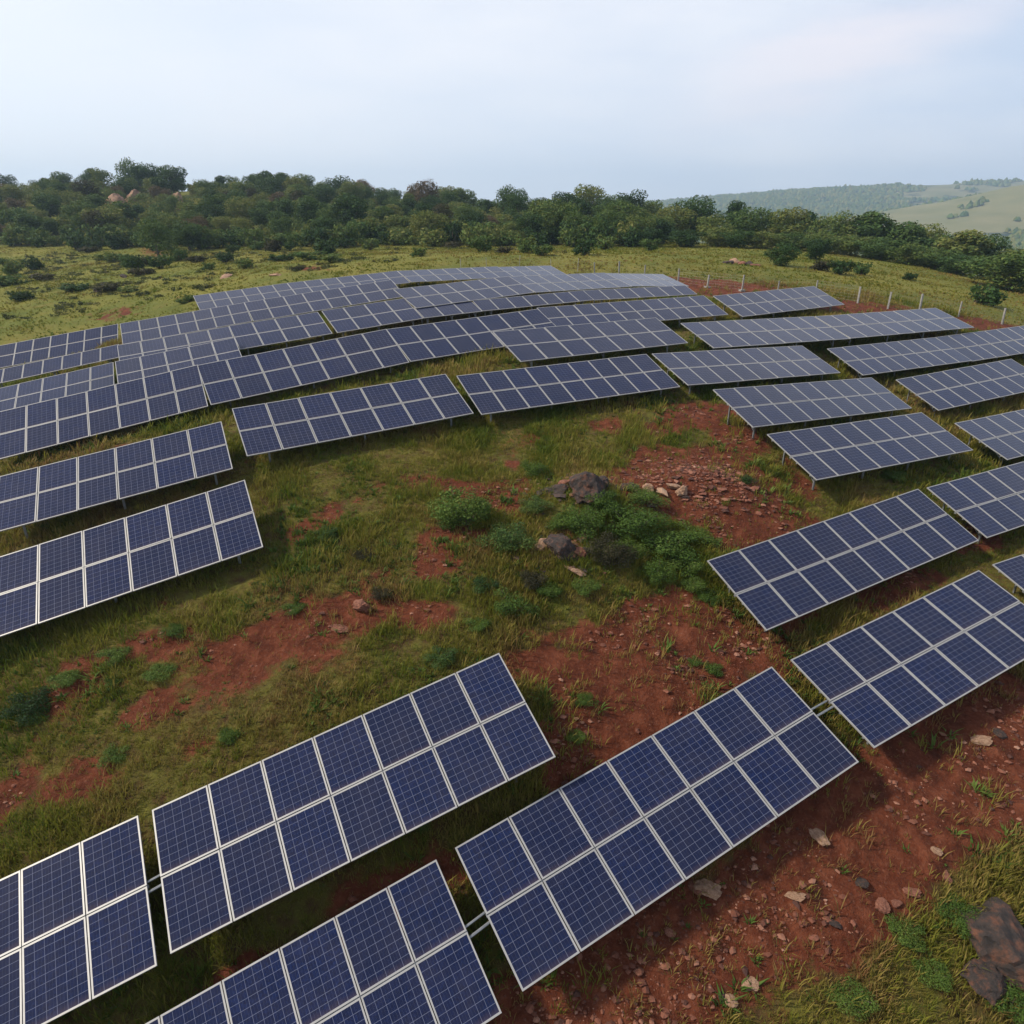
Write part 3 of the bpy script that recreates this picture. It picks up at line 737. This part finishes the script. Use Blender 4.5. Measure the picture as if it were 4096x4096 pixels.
def shrub_proto(seed, W, H, mat, n=5200, lsz=.028, nb=10):
    g = random.Random(seed); blobs = [(0, 0, H*.45, W*.32, H*.45)]
    for i in range(nb):
        a = i*2.4+g.random(); rad = W*.33*g.uniform(.6, 1.1); r = W*g.uniform(.10, .25)
        blobs.append((math.cos(a)*rad, math.sin(a)*rad, H*g.uniform(.2, .8), r, r*.75*H/W*1.6))
    b = MB()
    for bl in blobs: b.bar((0, 0, -.05), (bl[0], bl[1], bl[2]+bl[4]*.5), .012*W, .005*W, 4)
    return cloud_mesh('foliage', mat, blobs, n, lsz, seed, shell=.35), b.mesh('stem', M['bark'])
TREES = []
SPEC = [('round', M['leaf'], 'dark green rounded'), ('round', M['leaf'], 'spreading deep green'), ('tall', M['leaf'], 'tall dense green'), ('airy', M['leaf'], 'loose crowned green'),
      ('round', M['leaf'], 'broad low green'), ('round', M['leaf_brown'], 'reddish brown leaved'), ('tall', M['leaf'], 'upright dark'), ('airy', M['leaf_dark'], 'sparse greyish'), ('low', M['leaf'], 'dense bushy')]
for i, (st, mt, nm) in enumerate(SPEC):
    TREES.append((tree_proto(100+i, 1.0*7, 7.5 if st != 'tall' else 6.0, mt, st), nm))
SHR = [shrub_proto(200+i, 2.0, 1.15, M['weed'] if i < 3 else (M['leaf_dark'] if i == 3 else M['leaf'])) for i in range(6)]
SHF = [shrub_proto(300+i, 2.0, 1.3, M['leaf'], 700, .10) for i in range(3)]
SHK = [shrub_proto(400+i, 2.0, 1.0, M['leaf_dark'], 600, .10) for i in range(3)]
def plant(name, meshes, names, loc, sx, sz, rz, label, cat, group=None):
    root = link(bpy.data.objects.new(name, None)); root.location = loc; root.rotation_euler = (0, 0, rz); root.scale = (sx, sx, sz)
    tag(root, label, cat, group)
    for me, nn_ in zip(meshes, names): link(bpy.data.objects.new(nn_, me), root)
    return root
def tree(x, y, H, W, kind, label, group=None, rz=None):
    (me, nm) = TREES[kind]; w0 = 7.5 if SPEC[kind][0] != 'tall' else 6.0
    return plant('tree', me, ('crown', 'trunk'), (x, y, gz(x, y)-.1), W/w0, H/7.0, random.uniform(0, 6.28) if rz is None else rz, label, 'tree', group)
def tree_top(px, ptop, Y, W, kind, label, group=None, pbase=None):   # 4096 grid: the top seen at ptop
    dx, dz = ray(px, ptop)
    if pbase is not None: x, y = hit(px, pbase)
    else: x, y = dx*Y, Y
    H = max(2.0, dz*y - gz(x, y))
    if W > 40: W = W*y/2703*1.05          # width given in 4096-grid units
    return tree(x, y, H*1.03, W, kind, label, group)
g = random.Random(5)
# the wood on the left hill
UGL = []
placed = []; cand = 0
def edge_r(px): return np.interp(px, [-600, 0, 500, 900, 1400, 1700, 2100, 2500, 2800], [165, 150, 140, 133, 126, 122, 120, 118, 112])
while len(placed) < 290 and cand < 30000:
    cand += 1
    px = g.uniform(-500, 2640); r0 = edge_r(px); r = r0 + (285-r0-(40 if px > 1900 else 0))*g.random()**1.15
    dx, dz = ray(px, 900); x = dx*r; y = r
    sp = 5.4 + 3.0*(r-r0)/120
    if any((x-a)**2+(y-b_)**2 < sp*sp for a, b_, _ in placed): continue
    placed.append((x, y, (r-r0)/120))
GR = 'trees of the wood on the left hill'
for x, y, t in placed:
    k = g.choice([0, 0, 1, 1, 2, 3, 3, 4, 4, 6, 0, 1, 4, 6, 3]) if g.random() > .10 else g.choice([5, 5, 7])
    H = g.choice((g.uniform(3.4, 5.2), g.uniform(4.6, 7.2)))*(0.82+.3*min(1, t+.3)); W = H*g.uniform(1.0, 1.45)
    zone = 'at the foot of the wood' if t < .18 else ('midway up the wooded hill' if t < .75 else 'on the crest of the wooded hill')
    tree(x, y, H, W, k, '%s tree %s on the left' % (SPEC[k][2], zone), GR)
fill = []; cand = 0
while len(fill) < 1300 and cand < 60000:
    cand += 1; px = g.uniform(-1300, 2640); r0 = edge_r(px); r = r0 + 3 + (300-r0-(40 if px > 1900 else 0))*g.random(); dx, dz = ray(px, 900); x, y = dx*r, r
    if any((x-a)**2+(y-b_)**2 < 3.2**2 for a, b_, _ in placed) or any((x-a)**2+(y-b_)**2 < 3.0**2 for a, b_ in fill): continue
    fill.append((x, y))
VV, FF, TT, ofs = [], [], [], 0
for i, (x, y) in enumerate(fill):
    h = g.uniform(2.2, 4.6); w_ = h*g.uniform(.9, 1.4); z = gz(x, y); bl = [(0, 0, h*.45, w_*.32, h*.38)] + [(math.cos(q*2.1+i)*w_*.28, math.sin(q*2.1+i)*w_*.28, h*g.uniform(.3, .75), w_*g.uniform(.16, .26), w_*g.uniform(.13, .2)) for q in range(6)]
    V, Fc, tt = leaf_cloud(bl, 620, .17, 5000+i, shell=.5); VV.append(V+[x, y, z-.2]); FF.append(Fc+ofs); TT.append(np.clip(tt+g.uniform(-.28, .28), 0, 1)); ofs += len(V)
me = np_mesh('wood_understorey', np.concatenate(VV), np.concatenate(FF), 4, [M['leaf']]); attr(me, 'tint', np.concatenate(TT))
tag(link(bpy.data.objects.new('wood_understorey', me)), 'dense small trees and scrub filling the wood on the left hill', 'undergrowth', kind='stuff')
UG = 'bushes along the foot of the wood'
for i in range(70):
    px = -450 + i*44 + g.uniform(-18, 18); r = edge_r(px) - g.uniform(-3, 6); dx, dz = ray(px, 900); x, y = dx*r, r; s = g.uniform(1.5, 3.0)
    UGL.append((x, y, s, i))
# trees that stand out
tree_top(1410, 785, 0, 180, 4, 'big rounded olive tree standing forward of the wood, above the farthest row', pbase=955)
tree_top(1690, 722, 215, 10, 5, 'broad reddish brown tree near the skyline of the wood')
tree_top(640, 872, 0, 170, 3, 'lone tree with visible trunk in the left field', pbase=1046)
tree_top(760, 892, 0, 150, 0, 'dark bushy tree just right of the lone tree in the left field', pbase=1000)
tree_top(455, 830, 0, 170, 0, 'dark tree at the wood edge left of the lone tree', pbase=958)
tree_top(2530, 760, 175, 10, 3, 'airy spreading tree at the right end of the wood, against the sky')
tree_top(2350, 745, 180, 11, 1, 'tall rounded tree left of the airy one at the end of the wood')
tree_top(510, 648, 262, 11, 0, 'domed tree standing highest on the left skyline')
GR2 = 'belt of trees behind the grassy crest on the right'
for i, (px, pt, Y, W, k) in enumerate([(2560,862,128,9,4),(2640,870,120,8,1),(2700,838,134,9,0),(2790,806,138,12,0),(2860,850,122,8,4),(2945,812,146,8,2),(3010,842,132,10,1),(3085,845,142,9,6),
        (3170,846,128,10,4),(3240,858,140,9,2),(3310,848,135,10,1),(3380,866,124,9,0),(3490,856,122,12,2),(3570,890,126,9,4),(3640,900,118,10,6),(3720,912,122,9,1),(3790,930,114,10,0),
        (3880,930,108,11,2),(3960,955,112,10,4),(4060,985,108,11,1),(4150,1000,104,10,0),(2600,905,112,6,0),(2750,915,112,7,4),(2880,905,114,7,1),(2960,915,112,7,0),(3060,920,112,8,4),(3180,925,112,8,1),(3290,930,110,8,0),
        (3420,935,108,8,4),(3540,945,104,9,1),(3650,965,100,8,0),(3760,985,98,8,4),(3850,1010,94,8,0)]):
    tree_top(px, pt-6, Y, W*.95, (8 if i % 3 == 1 or i > 20 else k), '%s tree, %s from left in the right crest belt' % (SPEC[8 if i % 3 == 1 or i > 20 else k][2], ['first','second','third','fourth','fifth','sixth','seventh','eighth','ninth','tenth','eleventh','twelfth','thirteenth','fourteenth','fifteenth','sixteenth','seventeenth','eighteenth','nineteenth','twentieth','twenty first'][i] if i < 21 else 'low front one, place %d' % (i-20)), GR2)
tree_top(3125, 955, 0, 135, 8, 'dark round bushy tree beyond the fence, left of a pair', pbase=1062)
tree_top(3262, 940, 0, 115, 8, 'dark round bushy tree beyond the fence, right of a pair', pbase=1040)
tree_top(4030, 985, 0, 360, 8, 'large spreading round tree at the right edge of the field', pbase=1160)
# low bushes of the field, (4096 grid) x, base, half width px
BU = [(3360,1098,46,'low dark bush right of the bushy pair beyond the fence'),(3285,1082,40,'small dark bush under the right one of the bushy pair'),(3445,1100,34,'low green bush, last in line after the bushy pair'),
 (3635,1120,26,'small lone bush in the right field'),(3930,1218,60,'low grey green bush by the stone heap at the right edge'),
 (1815,990,34,'dark bush on the field, first in the line beyond the farthest row'),(1925,1010,44,'dark round bush, second in the line beyond the farthest row'),(2015,1015,32,'darker small bush, third in that line beyond the farthest row'),
 (2105,1012,46,'broad bush, fourth in the line beyond the farthest row'),(2165,1022,40,'pale low bush at the right end of that line'),(2290,985,50,'bush at the field edge right of the line of bushes'),(2420,1000,44,'grey green bush under the right end of the wood'),
 (2500,985,40,'small bush at the wood edge right of the grey green one'),(1680,1025,30,'light green bush above the crest of the farthest row'),(1570,955,60,'pale green bush at the foot of the wood centre'),
 (1480,1000,40,'green bush left of the pale one at the wood foot'),(1380,990,36,'low green bush in the middle left field'),(1300,1020,50,'wide low bush behind the farthest row'),(1160,1005,44,'dark bush, right one of two near the left centre field'),
 (1100,1008,44,'dark bush, left one of two near the left centre field'),(990,985,50,'green bush right of the lone tree'),(930,1012,26,'small olive bush below the green one right of the lone tree'),(860,980,40,'low bush between the lone tree and the green one'),
 (785,1050,34,'dark low bush below the bushy tree in the left field'),(720,1045,30,'pale green bush at the foot of the lone tree'),(590,1060,24,'dark small bush left of the lone tree trunk'),(520,1070,34,'low bush by the outcrop in the left field'),
 (350,1008,40,'flat dark shrub in the upper left field'),(400,1042,30,'flat shrub at the left of the bare strip'),(240,935,50,'grey bush at the wood edge upper left'),(90,925,60,'grey green bush at the wood edge far left'),(330,930,40,'small grey bush beside the wood edge upper left'),
 (130,1080,46,'low dark shrub at the left of the field'),(20,1065,26,'small shrub at the far left edge of the field'),(840,1082,26,'dark shrub above the left end of the farthest row'),(1190,1082,24,'small dark shrub right above the farthest row'),
 (545,1085,40,'dark shrub behind the front outcrop'),(1040,1000,30,'small bush in the left centre field'),(760,1205,24,'weedy shrub overgrowing the left end of the farthest row'),(730,1215,20,'weedy shrub at the grass verge by the farthest row'),(460,1050,60,'dark shrub patch beside the bare strip in the left field'),(560,1098,50,'dark shrub patch in front of the lone tree'),(640,1075,44,'brownish shrub under the lone tree'),(180,1120,50,'dark shrub patch left of the front outcrop'),
 (300,1165,60,'wide dark shrub patch at the front of the left field'),(430,1165,60,'dark shrub patch right of the wide front one'),(520,1165,40,'small shrub at the end of the front shrub patches'),(900,1050,40,'low shrub in the left centre field'),
 (1240,1040,60,'pale green shrub patch behind the farthest row'),(1120,1045,50,'green shrub patch in the left centre field'),(980,1075,36,'small dark shrub in the left centre field'),(1330,1050,50,'green shrub patch right of the pale one behind the farthest row'),
 (30,1140,60,'green shrub patch at the far left edge'),(90,1200,50,'low green shrub patch at the left edge'),(2600,1005,36,'small shrub on the crest under the right belt'),(2340,1020,40,'low shrub behind the crest of the tables'),(60,1100,40,'pale green shrub in the left field')]
for i, (px, pb, hwp, lab) in enumerate(BU):
    x, y = hit(px, pb); s = hwp*y/2703*2/2.0*1.1
    dk = 'dark' in lab or 'brown' in lab
    plant('bush', (SHK if dk and i % 2 else SHF)[i % 3], ('foliage', 'stem'), (x, y, gz(x, y)-.05), s, s*random.uniform(.75, 1.15)*(.5 if 'patch' in lab or 'flat' in lab else 1), random.uniform(0, 6.28), lab, 'bush', 'bushes dotted over the field')
for x, y, s, i in UGL:
    plant('bush', SHF[i % 3], ('foliage', 'stem'), (x, y, gz(x, y)-.1), s, s*random.uniform(.8, 1.3), random.uniform(0, 6.28), 'green bush along the foot of the wood on the left hill', 'bush', UG)
def scrub():                                # low scattered scrub of the left field
    gq = np.random.default_rng(33); n = 1500; px = gq.uniform(-300, 2300, n); r = gq.uniform(70, 150, n); x = np.array([ray(p, 1000)[0] for p in px])*r; y = r
    c = fbm(x/9, y/6, 93, 4) + .16*sstep(1500, 300, px) if False else fbm(x/9, y/6, 93, 4) + .10*(px < 1400)
    k = (c > .20) & (y < np.interp(px, [-600, 0, 1400, 2800], [150, 140, 118, 105])) & (y > np.interp(px, [-300, 500, 1000, 2300], [66, 72, 76, 78])); x, y = x[k], y[k]
    VV, FF, TT, ofs = [], [], [], 0
    for i in range(len(x)):
        w_ = gq.uniform(.5, 1.6); h = gq.uniform(.18, .5); z = gz(x[i], y[i])
        bl = [(gq.normal(0, .4)*w_, gq.normal(0, .35)*w_, h*.3, w_*gq.uniform(.2, .45), h*gq.uniform(.5, .9)) for q in range(4)]
        V, Fc, tt = leaf_cloud(bl, 130, .085, 9000+i, shell=.3); VV.append(V+[x[i], y[i], z-.05]); FF.append(Fc+ofs); TT.append(np.clip(tt+gq.uniform(-.3, .3), 0, 1)); ofs += len(V)
    me = np_mesh('low_scrub', np.concatenate(VV), np.concatenate(FF), 4, [M['scrub']]); attr(me, 'tint', np.concatenate(TT))
    tag(link(bpy.data.objects.new('low_scrub', me)), 'low ragged scrub and weeds patching the left field', 'scrub', kind='stuff'); print('scrub', len(x))
M['scrub'] = mat_leaf('scrub_leaves', [(0, (.030, .040, .016)), (.4, (.060, .072, .026)), (.75, (.105, .10, .040)), (1, (.15, .10, .055))], spread=0)
scrub()
# near bushes: (1932 grid)
NB = [(1130,985,34,0,'green bush just under the largest dark boulder',1.0),(1215,965,36,2,'green bush between the boulders and the red mound foot',.8),(1180,1060,30,1,'weedy green bush behind the dark thorny bush',1.1),(1290,1075,34,2,'loose green bush below the mound beside the wide weedy one',.8),
 (1010,975,28,4,'small olive bush left below the boulder pile',.8),(1100,1120,30,0,'low green bush under the lower boulder group',.7),(920,1110,30,4,'olive bush at the left of the dark dry bush',.7),(905,1180,30,2,'loose green bush above the right end of the complete table',.6),(1335,1135,26,1,'small green clump left of the table below the mound',.8),
 (560,1150,26,2,'green clump above the left bare strip',.7),(300,1270,34,0,'green clump in the middle of the open slope left',.6),(620,1010,26,4,'olive clump in the upper left of the hollow',.7),(880,990,62,0,'large bright green bush left of the boulders in the hollow',1.1),(855,985,34,1,'lower half of the bright green clump, at its left',.8),(962,1040,46,4,'dark green bush left of the lower boulder group',.9),
 (1102,1015,42,1,'green bush between the two boulder groups',1.2),(1060,1005,30,2,'smaller green bush left of the one between the boulders',.8),(1195,1010,58,2,'wide weedy bush right of the boulders',.8),(1255,1050,55,0,'dense green bush below the red mound',.8),
 (1150,1078,40,3,'dark brown thorny bush right of the lower boulder group',1.3),(1238,1100,28,1,'small bright green round bush on the edge of red soil',1.5),(970,1150,38,2,'mixed green bush below the boulder groups',1.0),(1005,1110,28,3,'dark dry bush left below the boulder groups',1.0),
 (1040,1125,26,0,'small green bush right of the dark dry bush',.9),(1308,1112,24,0,'small weedy bush left of the table below the mound',1.0),(1310,1020,40,2,'green bush touching the foot of the red mound',.6),(1405,925,20,4,'small dark bush on the right flank of the red mound',.8),
 (1010,900,24,2,'green bush above the boulder pile',1.2),(1100,1325,20,0,'lone small bush on the big red patch',1.4),(1345,1268,22,0,'small green bush at the right of the big red patch',1.0),(1312,1252,16,1,'tiny green bush left of the one at the right of the patch',1.0),
 (1085,1390,22,2,'bush beside the right end of the complete foreground table',.8),(835,1240,34,4,'grey green bush just above the complete foreground table',.7),(60,1340,48,4,'dark green bush near the left edge of the open slope',.9),(130,1290,34,0,'green bush right of the dark one near the left edge',.8),
 (225,1240,34,2,'green bush under the lower left table',.8),(330,1195,26,1,'small green bush in the shade of the lower left table',.8),(795,1548,26,1,'small bush between the two foreground tables',1.0),(690,1050,26,3,'dry brown bush on the left part of the hollow',.7),
 (720,1130,24,3,'reddish dry bush beside the crumbling rock face',1.0),(1680,905,26,0,'green bush in the gap below the table near the mound',.8),(1810,700,20,0,'weedy bush in the gap between right hand tables',1.0),
 (1705,1770,36,0,'leafy green bush on the lower right slope',.8),(1800,1730,38,1,'bright green leafy bush above the big boulder',.7),(1760,1840,34,0,'green bush left of the big rusty boulder',.7),(1905,1905,44,1,'bright green bush in the bottom right corner',.9),(1600,1880,40,2,'green clump at the bottom of the red slope',.5),
 (1230,665,14,0,'small green bush in the gap right of the middle back tables',1.0),(215,1290,22,2,'low green bush in the open slope left',.8),(215,1430,28,2,'green clump on the open slope above the left foreground table',.7),(430,1395,24,0,'green clump above the middle of the complete table',.7)]
for px, py, hwp, k, lab, sz in NB:
    x, y = hit18(px, py); zc = gz(x, y); dist = math.hypot(y, zc); s = hwp*2.12*dist/2703*(1.25 if 820 < px < 1320 and 880 < py < 1160 else 1.05)
    plant('bush', SHR[k], ('foliage', 'stem'), (x, y, zc-.03), s, s*sz*.8, random.uniform(0, 6.28), lab, 'bush', 'bushes among the solar tables')

# ------------------------------------------------------------ wire fence beyond the far rows
FP = [(1843,1078),(1947,1080),(2077,1080),(2204,1082),(2310,1090),(2378,1096),(2475,1106),(2576,1116),(2712,1132),(2829,1148),(2967,1168),(3109,1176),(3260,1184),(3430,1214),(3550,1238),(3676,1252),(3833,1266),(4008,1296),(4180,1320),(4360,1345)]
fence = link(bpy.data.objects.new('wire_fence', None))
P = []
for px, py in FP:
    x, y = hit(px, py); P.append((x, y, gz(x, y)))
fence.location = P[0]; tag(fence, 'wire fence on pale concrete posts beyond the farthest tables', 'fence')
o0 = Vector(P[0]); pb = MB(); pb.box(-.05, .05, -.05, .05, -.2, 1); fpost = pb.mesh('fence_post', M['concrete'])
pb = MB(); pb.box(-.2, .2, -.18, .18, -.2, .10); pfoot = pb.mesh('fence_footing', M['concrete'])
for i, p in enumerate(P):
    po = link(bpy.data.objects.new('post', fpost), fence); po.location = Vector(p)-o0; th = .4 if i < 5 else random.choice((.8, 1.0, 1.15)); po.scale = (th, th, random.uniform(1.05, 1.4)); po.rotation_euler = (random.uniform(-.05, .05), random.uniform(-.06, .06), random.uniform(0, 1))
    if i in (9, 10): fo = link(bpy.data.objects.new('footing', pfoot), po)
wb = MB()
for a, c in zip(P[:-1], P[1:]):
    a = Vector(a)-o0; c = Vector(c)-o0
    for k in range(6): wb.bar(a+Vector((0, 0, .15+.21*k)), c+Vector((0, 0, .15+.21*k)), .0026, sides=3)
    n = int((c-a).length/.35)
    for k in range(1, n): q = a.lerp(c, k/n); wb.bar(q+Vector((0, 0, .12)), q+Vector((0, 0, 1.22)), .002, sides=3)
link(bpy.data.objects.new('wire_mesh', wb.mesh('wire_mesh', M['wire'])), fence)

# ------------------------------------------------------------ far woodland on the valley floor and the far hills
def far_wood():
    g = np.random.default_rng(9); n = 60000
    r = 420*(3100/420)**g.random(n)**.75; a = g.uniform(.02, .72, n); x = r*np.sin(a); y = r*np.cos(a)
    w = woods(x, y) + .5*fbm(x/60, y/60, 71, 4); k = w > .5; x, y = x[k], y[k]; z = ground(x, y); s = g.uniform(4, 8, len(x))*(1+np.hypot(x, y)/3500)
    m = len(x)
    base = np.array([(1,0,.2),(.3,.95,.2),(-.8,.6,.2),(-.8,-.6,.2),(.3,-.95,.2),(.55,.3,.85),(-.4,.5,.85),(-.35,-.5,.8),(.4,-.45,.8),(0,0,1.1)], float)
    tri = np.array([(0,1,5),(1,6,5),(1,2,6),(2,7,6),(2,3,7),(3,4,7),(4,8,7),(4,0,8),(0,5,8),(5,6,9),(6,7,9),(7,8,9),(8,5,9)])
    Pp = base[None]*(1+g.normal(0, .16, (m, 10, 3))); an = g.uniform(0, 6.28, m); ca, sa = np.cos(an)[:, None], np.sin(an)[:, None]
    X = (Pp[..., 0]*ca-Pp[..., 1]*sa)*s[:, None]*.6+x[:, None]; Y = (Pp[..., 0]*sa+Pp[..., 1]*ca)*s[:, None]*.6+y[:, None]; Z = Pp[..., 2]*s[:, None]*.8+z[:, None]-.8
    me = np_mesh('far_forest', np.stack([X, Y, Z], -1).reshape(-1, 3), (np.arange(m)[:, None, None]*10+tri[None]).reshape(-1, 3), 3, [M['leaf']])
    attr(me, 'tint', np.repeat(np.clip(.5+g.normal(0, .2, m), 0, 1), 10))
    o = link(bpy.data.objects.new('far_forest', me)); tag(o, 'woodland over the valley and the far hills on the right', 'forest', kind='stuff'); print('far trees', m)
far_wood()

# ------------------------------------------------------------ air
HZ = 0.00027
hb = MB(); hb.box(-3900, 3900, -3900, 3900, -130, 215)
hm = bpy.data.materials.new('thin_haze'); t = NT(hm)
vol = t.n('ShaderNodeVolumePrincipled', i_Color=(.58, .78, 1.0, 1), i_Density=HZ, i_Anisotropy=.2)
o = t.n('ShaderNodeOutputMaterial'); t.t.links.new(vol.outputs[0], o.inputs['Volume'])
hz = link(bpy.data.objects.new('haze', hb.mesh('haze', hm))); tag(hz, 'thin bluish haze in the air over the hills', 'haze', kind='stuff')

# ------------------------------------------------------------ sky, sun, camera
SUN_EL, SUN_AZ = R(43), R(-92)             # azimuth from +Y towards +X
w = bpy.data.worlds.new('World'); scene.world = w; w.use_nodes = True
T = w.node_tree; T.nodes.clear(); t = NT.__new__(NT); t.t = T
sky = t.n('ShaderNodeTexSky', sky_type='NISHITA', sun_disc=False, sun_elevation=SUN_EL, sun_rotation=SUN_AZ, air_density=1.0, dust_density=2.5, ozone_density=1.5, altitude=400)
tc = t.n('ShaderNodeTexCoord').outputs['Generated']
sx = t.n('ShaderNodeSeparateXYZ', i_Vector=tc)
# thin high cloud drawn on the dome: streaks stretched along the horizon
cp = t.n('ShaderNodeVectorMath', operation='MULTIPLY', i_0=tc, i_1=(1.4, 1.4, 5.0)).outputs[0]
c1 = t.noise(cp, 1.6, 5, .5); 
veil = t.ramp(c1, [(.40, (.0, .0, .0)), (.66, (.6, .6, .6))])
rot = t.n('ShaderNodeMapping', i_Vector=tc, i_Rotation=(0.0, R(-24), R(-34)), i_Scale=(1.0, 3.0, 7.0)).outputs[0]
c2 = t.noise(rot, 2.6, 6, .55)
side = t.math('SMOOTHSTEP', sx.outputs[0], 0.15, 0.5) if False else t.ramp(sx.outputs[0], [(.25, (0, 0, 0)), (.45, (1, 1, 1))])
wisp = t.mix(1.0, t.ramp(c2, [(.50, (0, 0, 0)), (.70, (.5, .5, .5))]), side, 'MULTIPLY')
hazefac = t.ramp(t.math('ABSOLUTE', sx.outputs[2]), [(0, (.90, .90, .90)), (.25, (.76, .76, .76)), (.6, (.40, .40, .40)), (1, (.3, .3, .3))])
pale = t.mix(t.ramp(t.math('ADD', t.math('MULTIPLY', sx.outputs[0], .5), .5), [(.15, (0, 0, 0)), (.85, (1, 1, 1))]), (10.2, 10.4, 10.9), (6.0, 7.0, 8.8))
col = t.mix(hazefac, sky.outputs[0], pale)
col = t.mix(veil, col, (9.2, 9.2, 9.6))
def vdot(v): return t.n('ShaderNodeVectorMath', operation='DOT_PRODUCT', i_0=tc, i_1=tuple(v)).outputs['Value']
def sdir(px, py):
    dx, dz = ray(px, py); return Vector((dx, 1, dz)).normalized()
D0 = sdir(3420, 210); D1 = sdir(3700, 110); al = (D1-D0).normalized(); ac = D0.cross(al).normalized()
la = t.math('SUBTRACT', vdot(al), al.dot(D0)); lc = t.math('ADD', vdot(ac), t.math('MULTIPLY', t.math('SUBTRACT', c2, .5), .10))
ga = t.math('POWER', 2.718, t.math('MULTIPLY', t.math('ADD', t.math('POWER', t.math('ABSOLUTE', t.math('DIVIDE', la, .16)), 2.0), t.math('POWER', t.math('ABSOLUTE', t.math('DIVIDE', lc, .032)), 2.0)), -1.0))
ga = t.math('MULTIPLY', ga, t.math('GREATER_THAN', vdot(D0), 0.0))
col = t.mix(t.math('MULTIPLY', ga, .70), col, (9.0, 8.4, 8.8))
bg = t.n('ShaderNodeBackground', i_Color=col, i_Strength=.118); ow = t.n('ShaderNodeOutputWorld'); T.links.new(bg.outputs[0], ow.inputs[0])
sl = bpy.data.lights.new('sun', 'SUN'); sl.energy = 5.0; sl.angle = R(5.0); sl.color = (1.0, .90, .74)
so = link(bpy.data.objects.new('sun', sl))
d = Vector((math.sin(SUN_AZ)*math.cos(SUN_EL), math.cos(SUN_AZ)*math.cos(SUN_EL), math.sin(SUN_EL)))
so.rotation_euler = d.to_track_quat('Z', 'Y').to_euler(); so.location = (0, 0, 60)
cam = bpy.data.cameras.new('camera'); co = link(bpy.data.objects.new('camera', cam)); scene.camera = co
cam.sensor_width = 36; cam.lens = 18*F; cam.clip_end = 20000; cam.clip_start = .1
co.rotation_euler = (math.pi/2-PITCH, 0, 0)
vs = scene.view_settings; vs.view_transform = 'Standard'; vs.look = 'None'; vs.exposure = 0; vs.gamma = 1
scene.cycles.max_bounces = 6; scene.cycles.volume_bounces = 0; scene.cycles.transparent_max_bounces = 4
scene.cycles.volume_max_steps = 64

for o in bpy.data.objects:
    if 'label' in o and not (4 <= len(o['label'].split()) <= 16): print('LABEL', len(o['label'].split()), o.name, o['label'])
